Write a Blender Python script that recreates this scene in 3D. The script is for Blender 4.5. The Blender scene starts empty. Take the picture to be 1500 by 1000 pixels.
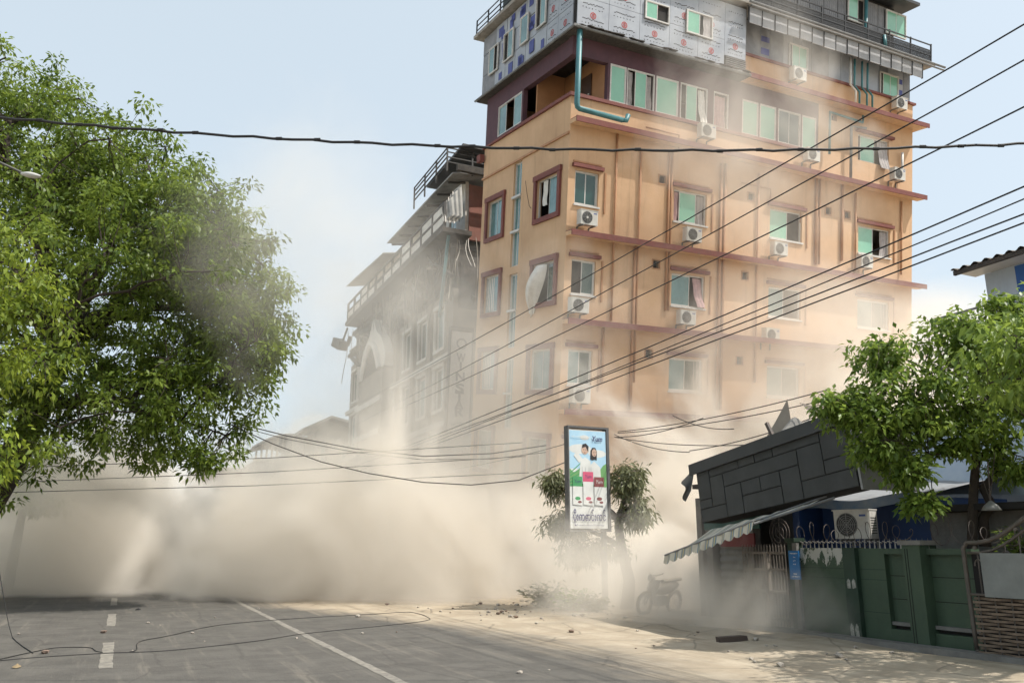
import bpy, bmesh, math, random
import numpy as np
from mathutils import Vector, Matrix
R_ = math.radians
SC = bpy.context.scene
# ------------------------------------------------------------------ camera
FPX = 1200.0; PITCH = math.atan(297 / FPX); EYE = 1.75
cam_d = bpy.data.cameras.new('camera'); cam_d.sensor_width = 36.0; cam_d.lens = FPX / 1500 * 36
cam_d.clip_start = 0.1; cam_d.clip_end = 4000
cam = bpy.data.objects.new('camera', cam_d); SC.collection.objects.link(cam)
cam.location = (0, 0, EYE); cam.rotation_euler = (math.pi / 2 + PITCH, 0, 0)
SC.camera = cam
# ------------------------------------------------------------------ sky, sun, exposure
SUN_AZ, SUN_EL = R_(108), R_(54)          # azimuth clockwise from +Y (the way the camera looks)
world = bpy.data.worlds.new('World'); SC.world = world; world.use_nodes = True
wn = world.node_tree; bg = wn.nodes['Background']
sky = wn.nodes.new('ShaderNodeTexSky'); sky.sky_type = 'NISHITA'; sky.sun_disc = False
sky.sun_elevation = SUN_EL; sky.sun_rotation = SUN_AZ
sky.air_density = 1.0; sky.dust_density = 4.0; sky.ozone_density = 1.0
hz = wn.nodes.new('ShaderNodeMix'); hz.data_type = 'RGBA'; hz.inputs[0].default_value = 0.68      # thin even haze over the whole sky
wn.links.new(sky.outputs[0], hz.inputs[6]); hz.inputs[7].default_value = (3.8, 4.3, 4.5, 1)
wn.links.new(hz.outputs[2], bg.inputs[0]); bg.inputs[1].default_value = 0.15
sd = bpy.data.lights.new('sun', 'SUN'); sd.energy = 4.0; sd.angle = R_(0.6); sd.color = (1.0, 0.95, 0.87)
sun = bpy.data.objects.new('sun', sd); SC.collection.objects.link(sun)
_s = Vector((math.sin(SUN_AZ) * math.cos(SUN_EL), math.cos(SUN_AZ) * math.cos(SUN_EL), math.sin(SUN_EL)))
sun.rotation_euler = _s.to_track_quat('Z', 'Y').to_euler(); sun.location = _s * 200
SC.view_settings.view_transform = 'Standard'; SC.view_settings.look = 'None'
SC.view_settings.exposure = 0.55; SC.view_settings.gamma = 1.0; SC.view_settings.use_curve_mapping = False
cy = SC.cycles
cy.volume_bounces = 5; cy.volume_step_rate = 0.32; cy.volume_max_steps = 128
cy.max_bounces = 12; cy.diffuse_bounces = 3; cy.glossy_bounces = 3; cy.transparent_max_bounces = 16
cy.use_adaptive_sampling = True; cy.adaptive_threshold = 0.025; cy.use_denoising = True; cy.denoiser = 'OPENIMAGEDENOISE'
cy.sample_clamp_indirect = 6.0

# ------------------------------------------------------------------ frames
COL = SC.collection
DV = Vector((-0.42, 0.9075, 0)).normalized(); NV = Vector((DV.y, -DV.x, 0))
ROAD = Matrix(((NV.x, DV.x, 0, 0), (NV.y, DV.y, 0, 0), (0, 0, 1, 0), (0, 0, 0, 1)))   # local (n, s, z): n to the right of the lane line, s along the road
EYEV = Vector((0, 0, EYE))
def ray(px, py):
    cx, c = (px - 750) / FPX, (500 - py) / FPX
    return Vector((cx, math.cos(PITCH) - c * math.sin(PITCH), math.sin(PITCH) + c * math.cos(PITCH)))
# the leaning building: its own axes, read off its vanishing points
_l = ray(150, 570).normalized(); _r = ray(3320, 711); _r = (_r - _l * _r.dot(_l)).normalized(); _u = _r.cross(_l)
_d = ray(829, 341); CORNER = EYEV + _d * (30 / _d.y)
LEAN = Matrix(((_r.x, _l.x, _u.x, CORNER.x), (_r.y, _l.y, _u.y, CORNER.y), (_r.z, _l.z, _u.z, CORNER.z), (0, 0, 0, 1)))
def meet(frame, px, py, axis, val):
    """where the line of sight of a pixel meets the plane axis = val of a frame, in that frame's coordinates"""
    inv = frame.inverted(); o = inv @ EYEV; d = inv.to_3x3() @ ray(px, py)
    return o + d * ((val - o[axis]) / d[axis])
def RF(px, py, y=0.0): q = meet(LEAN, px, py, 1, y); return q.x, q.z
def LF(px, py, x=0.0): q = meet(LEAN, px, py, 0, x); return q.y, q.z
def NP(px, py, n): q = meet(ROAD, px, py, 0, n); return q.y, q.z            # (s, z) on the plane n
def SP(px, py, s): q = meet(ROAD, px, py, 1, s); return q.x, q.z            # (n, z) on the plane s
def GP(px, py, z=0.0): q = meet(ROAD, px, py, 2, z); return q.x, q.y        # (n, s) on the ground

# ------------------------------------------------------------------ mesh building
class MB:
    def __init__(self): self.v = []; self.f = []
    def add(self, vs, fs):
        k = len(self.v); self.v += [tuple(p) for p in vs]; self.f += [tuple(i + k for i in f) for f in fs]; return self
    def hexa(self, p):   # 8 corners: bottom 4 round, top 4 round
        return self.add(p, [(3, 2, 1, 0), (4, 5, 6, 7), (0, 1, 5, 4), (1, 2, 6, 5), (2, 3, 7, 6), (3, 0, 4, 7)])
    def box(self, x0, x1, y0, y1, z0, z1):
        return self.hexa([(x0, y0, z0), (x1, y0, z0), (x1, y1, z0), (x0, y1, z0), (x0, y0, z1), (x1, y0, z1), (x1, y1, z1), (x0, y1, z1)])
    def bar(self, a, b, w, h=None, up=(0, 0, 1)):
        h = w if h is None else h; a = Vector(a); b = Vector(b); t = (b - a).normalized(); u = Vector(up)
        if abs(t.dot(u)) > 0.97: u = Vector((0, 1, 0))
        s = t.cross(u).normalized(); u = s.cross(t)
        c = [(-1, -1), (1, -1), (1, 1), (-1, 1)]
        return self.hexa([a + s * (i * w / 2) + u * (j * h / 2) for i, j in c] + [b + s * (i * w / 2) + u * (j * h / 2) for i, j in c])
    def tube(self, pts, r, n=6, cap=True):
        pts = [Vector(p) for p in pts]; m = len(pts); rr = r if hasattr(r, '__len__') else [r] * m
        k = len(self.v); u = None
        for i, p in enumerate(pts):
            t = (pts[min(i + 1, m - 1)] - pts[max(i - 1, 0)])
            t = t.normalized() if t.length > 1e-9 else Vector((0, 0, 1))
            if u is None: u = t.orthogonal().normalized()
            u = (u - t * u.dot(t)); u = u.normalized() if u.length > 1e-6 else t.orthogonal().normalized()
            w = t.cross(u)
            for j in range(n):
                a = 2 * math.pi * j / n; self.v.append(tuple(p + (u * math.cos(a) + w * math.sin(a)) * rr[i]))
        for i in range(m - 1):
            for j in range(n):
                a = k + i * n + j; b = k + i * n + (j + 1) % n; self.f.append((a, b, b + n, a + n))
        if cap: self.f += [tuple(k + j for j in reversed(range(n))), tuple(k + (m - 1) * n + j for j in range(n))]
        return self
    def prism(self, poly, vec):
        n = len(poly); a = [Vector(p) for p in poly]; vec = Vector(vec)
        return self.add(a + [p + vec for p in a], [tuple(reversed(range(n))), tuple(range(n, 2 * n))] + [(i, (i + 1) % n, (i + 1) % n + n, i + n) for i in range(n)])
    def disc(self, c, ax, r, n=20, r0=0.0, thick=0.01):
        c = Vector(c); ax = Vector(ax).normalized(); u = ax.orthogonal().normalized(); w = ax.cross(u)
        ring = lambda q, h: [c + ax * h + (u * math.cos(2 * math.pi * j / n) + w * math.sin(2 * math.pi * j / n)) * q for j in range(n)]
        if r0 <= 0: return self.prism(ring(r, 0), ax * thick)
        vs = ring(r, 0) + ring(r0, 0) + ring(r, thick) + ring(r0, thick); fs = []
        for j in range(n):
            k = (j + 1) % n
            fs += [(j, k, n + k, n + j), (2 * n + j, 3 * n + j, 3 * n + k, 2 * n + k), (j, 2 * n + j, 2 * n + k, k), (n + j, n + k, 3 * n + k, 3 * n + j)]
        return self.add(vs, fs)
    def sheet(self, fn, nu, nv, thick=None):
        k = len(self.v); self.v += [tuple(fn(i / nu, j / nv)) for j in range(nv + 1) for i in range(nu + 1)]
        for j in range(nv):
            for i in range(nu):
                a = k + j * (nu + 1) + i; self.f.append((a, a + 1, a + nu + 2, a + nu + 1))
        return self
    def mesh(self, name, off=(0, 0, 0), smooth=False):
        me = bpy.data.meshes.new(name); o = Vector(off)
        me.from_pydata([(p[0] - o[0], p[1] - o[1], p[2] - o[2]) for p in self.v], [], self.f)
        if smooth: me.polygons.foreach_set('use_smooth', [True] * len(me.polygons))
        me.update(); return me
BASE = {}
def tag(o, label=None, cat=None, group=None, kind=None):
    for k, v in (('label', label), ('category', cat), ('group', group), ('kind', kind)):
        if v: o[k] = v
    return o
def thing(name, label, cat, base=(0, 0, 0), frame=ROAD, group=None):
    o = bpy.data.objects.new(name, None); COL.objects.link(o); o.empty_display_size = 0.2
    o.matrix_world = frame @ Matrix.Translation(base); BASE[o.name] = Vector(base)
    return tag(o, label, cat, group)
def part(name, mb, mat, parent, smooth=False, kind=None):
    """a part (or sub-part) in the coordinates of its thing's frame"""
    b = BASE[parent.name]; me = mb.mesh(name, b, smooth); me.materials.append(mat)
    o = bpy.data.objects.new(name, me); COL.objects.link(o); o.parent = parent; BASE[o.name] = b
    if kind: o['kind'] = kind
    return o
def solo(name, mb, mat, label, cat, base=(0, 0, 0), frame=ROAD, group=None, smooth=False, kind=None):
    me = mb.mesh(name, base, smooth); me.materials.append(mat)
    o = bpy.data.objects.new(name, me); COL.objects.link(o); o.matrix_world = frame @ Matrix.Translation(base); BASE[o.name] = Vector(base)
    return tag(o, label, cat, group, kind)
def kids(o): return [c for c in COL.objects if c.parent == o]
def copy_tree(o, matrix, label=None, src=None):
    c = o.copy(); COL.objects.link(c); c.matrix_world = matrix
    if label: c['label'] = label
    for ch in src or kids(o):
        d = ch.copy(); COL.objects.link(d); d.parent = c
    return c

# ------------------------------------------------------------------ materials
MATS = {}
def pm(name, c1, c2=None, rough=0.8, scale=3.0, bump=0.0, bscale=30.0, metal=0.0, streak=0.0, detail=5, spec=0.5, dust=0.0):
    """painted / plain surface: two tones mixed by noise, optional vertical dirt streaks, fine relief and settled dust"""
    m = bpy.data.materials.new(name); m.use_nodes = True; nt = m.node_tree; b = nt.nodes['Principled BSDF']
    L = nt.links.new; c2 = c2 or tuple(x * 0.82 for x in c1)
    tc = nt.nodes.new('ShaderNodeTexCoord'); nz = nt.nodes.new('ShaderNodeTexNoise')
    nz.inputs['Scale'].default_value = scale; nz.inputs['Detail'].default_value = detail; nz.inputs['Roughness'].default_value = 0.65
    L(tc.outputs['Object'], nz.inputs['Vector'])
    rp = nt.nodes.new('ShaderNodeValToRGB'); rp.color_ramp.elements[0].position = 0.32; rp.color_ramp.elements[1].position = 0.68
    rp.color_ramp.elements[0].color = (*c2, 1); rp.color_ramp.elements[1].color = (*c1, 1); L(nz.outputs['Fac'], rp.inputs[0]); col = rp.outputs[0]
    if streak:
        mp = nt.nodes.new('ShaderNodeMapping'); mp.inputs['Scale'].default_value = (2.6, 2.6, 0.16); L(tc.outputs['Object'], mp.inputs[0])
        n2 = nt.nodes.new('ShaderNodeTexNoise'); n2.inputs['Scale'].default_value = 1.6; n2.inputs['Detail'].default_value = 6; n2.inputs['Roughness'].default_value = 0.7; L(mp.outputs[0], n2.inputs['Vector'])
        r2 = nt.nodes.new('ShaderNodeMapRange'); r2.inputs[1].default_value = 0.55; r2.inputs[2].default_value = 0.8; r2.inputs[3].default_value = 0; r2.inputs[4].default_value = streak; L(n2.outputs['Fac'], r2.inputs[0])
        mx = nt.nodes.new('ShaderNodeMix'); mx.data_type = 'RGBA'; L(r2.outputs[0], mx.inputs[0]); L(col, mx.inputs[6]); mx.inputs[7].default_value = (c2[0] * 0.45, c2[1] * 0.45, c2[2] * 0.45, 1); col = mx.outputs[2]
    if dust:
        ge = nt.nodes.new('ShaderNodeNewGeometry'); sp = nt.nodes.new('ShaderNodeSeparateXYZ'); L(ge.outputs['Normal'], sp.inputs[0])
        r3 = nt.nodes.new('ShaderNodeMapRange'); r3.inputs[1].default_value = 0.2; r3.inputs[2].default_value = 0.9; r3.inputs[4].default_value = dust; L(sp.outputs[2], r3.inputs[0])
        m3 = nt.nodes.new('ShaderNodeMix'); m3.data_type = 'RGBA'; L(r3.outputs[0], m3.inputs[0]); L(col, m3.inputs[6]); m3.inputs[7].default_value = (0.42, 0.35, 0.26, 1); col = m3.outputs[2]
    L(col, b.inputs['Base Color']); b.inputs['Roughness'].default_value = rough; b.inputs['Metallic'].default_value = metal
    b.inputs['Specular IOR Level'].default_value = spec
    if bump:
        n3 = nt.nodes.new('ShaderNodeTexNoise'); n3.inputs['Scale'].default_value = bscale; n3.inputs['Detail'].default_value = 4; L(tc.outputs['Object'], n3.inputs['Vector'])
        bp = nt.nodes.new('ShaderNodeBump'); bp.inputs['Strength'].default_value = bump; bp.inputs['Distance'].default_value = 0.02; L(n3.outputs['Fac'], bp.inputs['Height']); L(bp.outputs[0], b.inputs['Normal'])
    MATS[name] = m; return m
def leaf_mat(name, ca, cb, trans=0.35):
    m = bpy.data.materials.new(name); m.use_nodes = True; nt = m.node_tree; L = nt.links.new; nt.nodes.clear()
    at = nt.nodes.new('ShaderNodeAttribute'); at.attribute_name = 'tint'
    rp = nt.nodes.new('ShaderNodeValToRGB'); rp.color_ramp.elements[0].color = (*ca, 1); rp.color_ramp.elements[1].color = (*cb, 1); L(at.outputs['Fac'], rp.inputs[0])
    pb = nt.nodes.new('ShaderNodeBsdfPrincipled'); pb.inputs['Roughness'].default_value = 0.42; pb.inputs['Specular IOR Level'].default_value = 0.35; L(rp.outputs[0], pb.inputs['Base Color'])
    tr = nt.nodes.new('ShaderNodeBsdfTranslucent'); hs = nt.nodes.new('ShaderNodeHueSaturation'); hs.inputs['Value'].default_value = 1.5; hs.inputs['Hue'].default_value = 0.485; L(rp.outputs[0], hs.inputs['Color']); L(hs.outputs[0], tr.inputs[0])
    mx = nt.nodes.new('ShaderNodeMixShader'); mx.inputs[0].default_value = trans; L(pb.outputs[0], mx.inputs[1]); L(tr.outputs[0], mx.inputs[2])
    out = nt.nodes.new('ShaderNodeOutputMaterial'); L(mx.outputs[0], out.inputs['Surface']); return m

# ------------------------------------------------------------------ ground, road, markings
def ground_mat(name, road):
    m = bpy.data.materials.new(name); m.use_nodes = True; nt = m.node_tree; L = nt.links.new; b = nt.nodes['Principled BSDF']
    tc = nt.nodes.new('ShaderNodeTexCoord'); P = tc.outputs['Object']
    def noise(scale, detail=5, vec=P, rough=0.6):
        n = nt.nodes.new('ShaderNodeTexNoise'); n.inputs['Scale'].default_value = scale; n.inputs['Detail'].default_value = detail; n.inputs['Roughness'].default_value = rough; L(vec, n.inputs['Vector']); return n.outputs['Fac']
    def rng(x, a, b_, c=0.0, d=1.0):
        r = nt.nodes.new('ShaderNodeMapRange'); r.interpolation_type = 'SMOOTHSTEP'
        for i, v in enumerate((a, b_, c, d)): r.inputs[i + 1].default_value = v
        L(x, r.inputs[0]); return r.outputs[0]
    def mix(f, a, c):
        x = nt.nodes.new('ShaderNodeMix'); x.data_type = 'RGBA'
        if isinstance(f, float): x.inputs[0].default_value = f
        else: L(f, x.inputs[0])
        for i, v in ((6, a), (7, c)):
            if isinstance(v, tuple): x.inputs[i].default_value = (*v, 1)
            else: L(v, x.inputs[i])
        return x.outputs[2]
    def math_(op, a, c):
        x = nt.nodes.new('ShaderNodeMath'); x.operation = op
        for i, v in ((0, a), (1, c)):
            if isinstance(v, (int, float)): x.inputs[i].default_value = v
            else: L(v, x.inputs[i])
        return x.outputs[0]
    mp = nt.nodes.new('ShaderNodeMapping'); mp.inputs['Scale'].default_value = (1.6, 0.10, 1); mp.inputs['Rotation'].default_value = (0, 0, R_(4)); L(P, mp.inputs[0])
    streaks = noise(2.2, 6, mp.outputs[0], 0.7); fine = noise(60, 3); mid = noise(1.3, 6, P, 0.7); big = noise(0.28, 4)
    sand = mix(rng(mid, 0.35, 0.7), (0.32, 0.265, 0.195), (0.42, 0.36, 0.275))
    sand = mix(rng(streaks, 0.48, 0.66, 0, 0.6), sand, (0.24, 0.20, 0.145))
    sand = mix(rng(big, 0.5, 0.68, 0, 0.4), sand, (0.27, 0.235, 0.18))  # darker soil patches, also painted in to add to the trees' shade
    sand = mix(rng(fine, 0.55, 0.75, 0, 0.5), sand, (0.25, 0.21, 0.16))
    asp = mix(rng(mid, 0.3, 0.7), (0.072, 0.068, 0.062), (0.108, 0.102, 0.092))
    asp = mix(rng(fine, 0.45, 0.75, 0, 0.5), asp, (0.155, 0.145, 0.125))
    asp = mix(rng(streaks, 0.52, 0.72, 0, 0.5), asp, (0.20, 0.18, 0.15))
    if road:
        sp = nt.nodes.new('ShaderNodeSeparateXYZ'); L(P, sp.inputs[0])
        edge = math_('ADD', sp.outputs[0], math_('ADD', math_('MULTIPLY', math_('SUBTRACT', big, 0.5), 2.6), math_('MULTIPLY', math_('SUBTRACT', streaks, 0.5), 2.2)))
        far = math_('MULTIPLY', rng(sp.outputs[1], 15, 27), 3.0)
        cov = rng(math_('ADD', edge, far), 6.3, 8.2)
        left = rng(math_('SUBTRACT', math_('MULTIPLY', sp.outputs[0], -1.0), math_('MULTIPLY', math_('SUBTRACT', big, 0.5), 2.5)), 2.2, 5.2, 0, 0.55)
        col = mix(cov, mix(left, asp, (0.36, 0.30, 0.22)), sand)
        cr = nt.nodes.new('ShaderNodeTexVoronoi'); cr.feature = 'DISTANCE_TO_EDGE'; cr.inputs['Scale'].default_value = 0.55
        wp = nt.nodes.new('ShaderNodeMix'); wp.data_type = 'VECTOR'; wp.inputs[0].default_value = 0.12; L(P, wp.inputs[4])
        nn = nt.nodes.new('ShaderNodeTexNoise'); nn.inputs['Scale'].default_value = 1.6; L(P, nn.inputs['Vector']); L(nn.outputs['Color'], wp.inputs[5]); L(wp.outputs[1], cr.inputs['Vector'])
        ck = rng(cr.outputs['Distance'], 0.004, 0.014, 0.35, 0.0); col = mix(ck, col, (0.05, 0.047, 0.043))
    else:
        col = sand
    L(col, b.inputs['Base Color']); b.inputs['Roughness'].default_value = 0.92; b.inputs['Specular IOR Level'].default_value = 0.25
    h = math_('ADD', math_('MULTIPLY', fine, 0.5), math_('ADD', mid, math_('MULTIPLY', streaks, 0.8)))
    bp = nt.nodes.new('ShaderNodeBump'); bp.inputs['Strength'].default_value = 0.45; bp.inputs['Distance'].default_value = 0.03; L(h, bp.inputs['Height']); L(bp.outputs[0], b.inputs['Normal'])
    return m
SAND = ground_mat('sandy soil', False); ASPH = ground_mat('dusty asphalt', True)
g = MB().sheet(lambda u, v: (-1500 + 3000 * u, -600 + 3600 * v, 0), 6, 6)
solo('ground', g, SAND, 'sandy dusty ground stretching to the horizon', 'ground', kind='structure')
# the verge between road and walls: uneven soil
rnd = random.Random(3)
def vz(n, s):
    return 0.006 + 0.05 * max(0.0, min(1.0, (n - 7.6) / 2.5)) * (0.55 + 0.5 * math.sin(n * 2.1 + s * 0.37) * math.sin(s * 0.9 + n) + 0.28 * math.sin(5.1 * n + 1.7 * s))
vg = MB().sheet(lambda u, v: (7.2 + 7.8 * u, 3 + 24 * v, vz(7.2 + 7.8 * u, 3 + 24 * v)), 60, 120)
solo('sandy_verge', vg, ASPH, 'sandy verge between the road and the green wall', 'ground', kind='structure', smooth=True)
rd = MB().sheet(lambda u, v: (-6.0 + 14.0 * u, -20 + 320 * v, 0.004), 4, 20)
solo('road', rd, ASPH, 'grey asphalt road with dust blown over it', 'road', kind='structure')
LINE = pm('worn road paint', (0.27, 0.25, 0.21), (0.12, 0.112, 0.1), 0.8, 7.0)
def line(n0, n1, s0, s1):
    mb = MB(); k = max(2, int((s1 - s0) / 0.25)); j = random.Random(int(s0 * 10))
    a = [(n0 + j.uniform(-.012, .012), s0 + (s1 - s0) * i / k, 0.008) for i in range(k + 1)]
    c = [(n1 + j.uniform(-.012, .012), s0 + (s1 - s0) * i / k, 0.008) for i in range(k + 1)]
    mb.add(a + c, [(i, i + k + 1, i + k + 2, i + 1) for i in range(k)]); return mb
solo('road_marking', line(3.42, 3.56, -10, 60), LINE, 'long solid pale line painted along the road', 'road marking', kind='structure')
for s0 in (7.0, 14.0, 21.0, 28.0, 35.0):
    solo('road_marking', line(-0.12, 0.06, s0, s0 + 3.55), LINE, 'short worn dash painted on the grey road', 'road marking', kind='structure', group='dashes of the lane line')
# rubble lying on the verge and the road
STONE = pm('broken masonry', (0.42, 0.38, 0.32), (0.24, 0.21, 0.18), 0.9, 9.0, 0.5, 40); BRK = pm('brick bits', (0.24, 0.17, 0.13), (0.16, 0.12, 0.095), 0.9, 9.0, 0.5, 40)
def chunk(seed, r):
    j = random.Random(seed); bm = bmesh.new(); bmesh.ops.create_icosphere(bm, subdivisions=1, radius=r)
    for v in bm.verts: v.co *= j.uniform(0.65, 1.2); v.co.z *= 0.6
    mb = MB(); bm.verts.index_update(); mb.add([v.co for v in bm.verts], [tuple(v.index for v in f.verts) for f in bm.faces]); bm.free(); return mb
cm = [(chunk(i, 0.05).mesh('rubble_chunk'), BRK if i == 4 else STONE) for i in range(5)]
for me, mt in cm: me.materials.append(mt)
spots = [(rnd.uniform(7.6, 12.0), rnd.uniform(9.5, 24)) for _ in range(46)] + [(rnd.uniform(7.8, 12.3), rnd.uniform(18.5, 23.5)) for _ in range(70)] + [(rnd.uniform(-3, 7.6), rnd.uniform(11, 27)) for _ in range(22)]
for i, (n, s) in enumerate(spots):
    me, mt = cm[i % 5]; o = bpy.data.objects.new('rubble_chunk', me); COL.objects.link(o)
    z = rnd.choice((0.45, 0.6, 0.8, 1.0, 1.5, 0.7)); zz = vz(n, s) if n > 7.2 else 0.004
    o.matrix_world = ROAD @ Matrix.Translation((n, s, zz + 0.018 * z)) @ Matrix.Rotation(rnd.uniform(0, 6), 4, 'Z') @ Matrix.Scale(z, 4)
    if n > 7.6: tag(o, 'small chunk of rubble lying on the sandy verge', 'rubble', 'rubble on the sandy verge')
    else: tag(o, 'small chunk of rubble lying on the asphalt road', 'rubble', 'rubble on the road')
blk = MB(); 
q = GP(1075, 942); blk.prism([(q[0] - .35, q[1] - .05, .03), (q[0] + .35, q[1] + .02, .03), (q[0] + .3, q[1] + .16, .03), (q[0] - .3, q[1] + .12, .03)], (0, 0.02, .09))
solo('broken_plank', blk, pm('dark wet wood', (.07, .05, .04), None, .8, 8), 'dark broken plank half buried in the sandy verge', 'plank', (q[0], q[1], .03))
q = GP(293, 943); q = GP(202, 893)
solo('scrap', chunk(77, 0.09), pm('black rubber', (.02, .02, .02), None, .7), 'black rubber scrap lying on the road beside the dashed line', 'scrap', (0, 0, -0.05), ROAD @ Matrix.Translation((q[0], q[1], 0.0)))
q = GP(24, 978)
lf = MB().sheet(lambda u, v: (q[0] + (u - .5) * .12 * (1 - abs(2 * v - 1) ** 2), q[1] + (v - .5) * .17, 0.012 + .03 * math.sin(3 * u) * v + .02 * v), 4, 8)
solo('dry_leaf', lf, pm('dry leaf', (.24, .18, .10), None, .8, 12), 'curled dry leaf lying on the dusty road edge', 'leaf', (q[0], q[1], 0.01))

# ------------------------------------------------------------------ dust clouds (volumes with no surface)
def dust(name, label, box, blobs, bank, nscale, seed, col, gain=1.0):
    n0, n1, s0, s1, z0, z1 = box
    o = solo(name, MB().box(n0, n1, s0, s1, z0, z1), bpy.data.materials.new(name), label, 'dust', kind='stuff')
    m = o.data.materials[0]; m.use_nodes = True; nt = m.node_tree; nt.nodes.clear(); L = nt.links.new
    out = nt.nodes.new('ShaderNodeOutputMaterial'); pv = nt.nodes.new('ShaderNodeVolumePrincipled'); L(pv.outputs[0], out.inputs['Volume'])
    pv.inputs['Color'].default_value = (*col, 1); pv.inputs['Anisotropy'].default_value = 0.0
    def M(op, a, b=None, c=None, clamp=False):
        n = nt.nodes.new('ShaderNodeMath'); n.operation = op; n.use_clamp = clamp
        for i, v in enumerate((a, b, c)):
            if v is None: continue
            if isinstance(v, (int, float)): n.inputs[i].default_value = v
            else: L(v, n.inputs[i])
        return n.outputs[0]
    tc = nt.nodes.new('ShaderNodeTexCoord'); P = tc.outputs['Object']
    sp = nt.nodes.new('ShaderNodeSeparateXYZ'); L(P, sp.inputs[0]); n, s, z = sp.outputs
    mp = nt.nodes.new('ShaderNodeMapping'); mp.inputs['Location'].default_value = (seed * 7.3, seed * 3.1, seed); mp.inputs['Scale'].default_value = (1, 1, 0.85); L(P, mp.inputs[0])
    nz = nt.nodes.new('ShaderNodeTexNoise'); nz.inputs['Scale'].default_value = nscale; nz.inputs['Detail'].default_value = 5.5; nz.inputs['Roughness'].default_value = 0.66; nz.inputs['Distortion'].default_value = 0.8
    L(mp.outputs[0], nz.inputs['Vector']); nf = M('SUBTRACT', nz.outputs['Fac'], 0.5)
    total = None
    for f in bank(M, n, s, z, nf): total = f if total is None else M('ADD', total, f)
    for (cn, cs, cz, rn, rs, rz, amp, br) in blobs:
        mq = nt.nodes.new('ShaderNodeVectorMath'); mq.operation = 'SUBTRACT'; L(P, mq.inputs[0]); mq.inputs[1].default_value = (cn, cs, cz)
        md = nt.nodes.new('ShaderNodeVectorMath'); md.operation = 'DIVIDE'; L(mq.outputs[0], md.inputs[0]); md.inputs[1].default_value = (rn, rs, rz)
        ml = nt.nodes.new('ShaderNodeVectorMath'); ml.operation = 'LENGTH'; L(md.outputs[0], ml.inputs[0])
        f = M('SUBTRACT', 1.0, ml.outputs['Value']); f = M('ADD', f, M('MULTIPLY', nf, br)); f = M('MAXIMUM', f, 0.0); f = M('MULTIPLY', f, amp)
        total = f if total is None else M('ADD', total, f)
    L(M('MULTIPLY', total, gain), pv.inputs['Density'])
    return o
def bank_main(M, n, s, z, nf):
    # a thick bank rolling along the street, its top rising towards the leaning building
    rise = M('ADD', M('MULTIPLY', M('DIVIDE', M('SUBTRACT', n, 2.0), 12.0, clamp=True), 1.8), M('MULTIPLY', M('DIVIDE', M('SUBTRACT', n, 14.0), 9.0, clamp=True), 2.0))
    top = M('ADD', M('ADD', 4.3, rise), M('MULTIPLY', nf, 19.0))
    d = M('MULTIPLY', M('DIVIDE', M('SUBTRACT', top, z), 2.6, clamp=True), 0.62)
    front = M('ADD', 33.0, M('MULTIPLY', M('DIVIDE', M('ADD', n, 4.0), 13.0, clamp=True), -10.0))
    fr = M('DIVIDE', M('SUBTRACT', M('ADD', s, M('MULTIPLY', nf, 11.0)), front), 2.6, clamp=True)
    body = M('MAXIMUM', M('ADD', 1.0, M('MULTIPLY', nf, 4.5)), 0.12)
    return [M('MULTIPLY', M('MULTIPLY', d, fr), body)]
none = lambda M, n, s, z, nf: []
DUSTC = (0.957, 0.914, 0.845)
def build_dust():
    dust('dust_cloud', 'thick beige dust cloud rolling along the street below the buildings', (-42, 38, 21.6, 78, -0.03, 13.0), [
        (12, 45, 4, 12, 20, 11, 0.038, 2.6),      # in front of the wrecked hotel
        (11.5, 29, 4.8, 6.5, 8, 9, 0.2, 2.6),    # between the verge and the corner
        (29, 25.8, 4.0, 15, 5.5, 13.5, 0.34, 1.8),  # along the long facade
    ], bank_main, 0.22, 1.0, DUSTC)
    dust('dust_plume', 'thin pale dust plume drifting past the upper windows of the orange building', (15.5, 29, 20.6, 25.6, 13.02, 25), [(21.8, 23.6, 17.3, 5.5, 2.6, 7.0, 0.22, 3.0)], none, 0.28, 3.0, DUSTC)
    dust('dust_veil', 'faint dust veil in front of the edge of the huge tree', (-1.5, 9.5, 19.6, 26, 4.5, 15.5), [(4.2, 22.8, 10.2, 4.4, 3.0, 4.2, 0.14, 2.6)], none, 0.24, 5.0, DUSTC)
    dust('dust_haze', 'dust haze hanging before the upper floors of the wrecked hotel', (5.0, 14.8, 30, 62, 13.02, 19.5), [(12.5, 46, 12, 6, 17, 7.5, 0.06, 3.0)], none, 0.2, 4.0, DUSTC)
    dust('dust_wisp', 'thin dust wisps drifting low past the shop and the green wall', (8.2, 16.5, 10.2, 21.5, -0.03, 5.2), [
        (12.0, 19.8, 0.6, 3.2, 4.6, 2.2, 0.8, 2.4),
        (11.9, 14.8, 0.1, 1.4, 3.8, 1.3, 0.95, 2.6),
    ], none, 0.6, 2.0, DUSTC)

# ------------------------------------------------------------------ the leaning orange building
ORANGE = pm('orange render', (0.625, 0.415, 0.255), (0.50, 0.32, 0.19), 0.88, 0.45, 0.3, 14, streak=0.45)
ORANGE2 = pm('orange pipe paint', (0.46, 0.24, 0.125), (0.36, 0.19, 0.10), 0.7, 5)
RED = pm('oxide red trim', (0.20, 0.062, 0.05), (0.15, 0.05, 0.042), 0.75, 6, streak=0.2, dust=0.25)
PALE = pm('pale ledge underside', (0.66, 0.42, 0.24), (0.5, 0.33, 0.2), 0.85, 4, streak=0.3)
PURPLE = pm('purple paint', (0.105, 0.048, 0.062), (0.075, 0.038, 0.05), 0.8, 2, streak=0.25)
MINT = pm('mint glass film', (0.24, 0.50, 0.37), (0.20, 0.43, 0.32), 0.10, 1.2, spec=0.6)
TEAL = pm('teal glass', (0.022, 0.075, 0.068), (0.012, 0.045, 0.042), 0.05, 1.0, spec=0.8)
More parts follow.
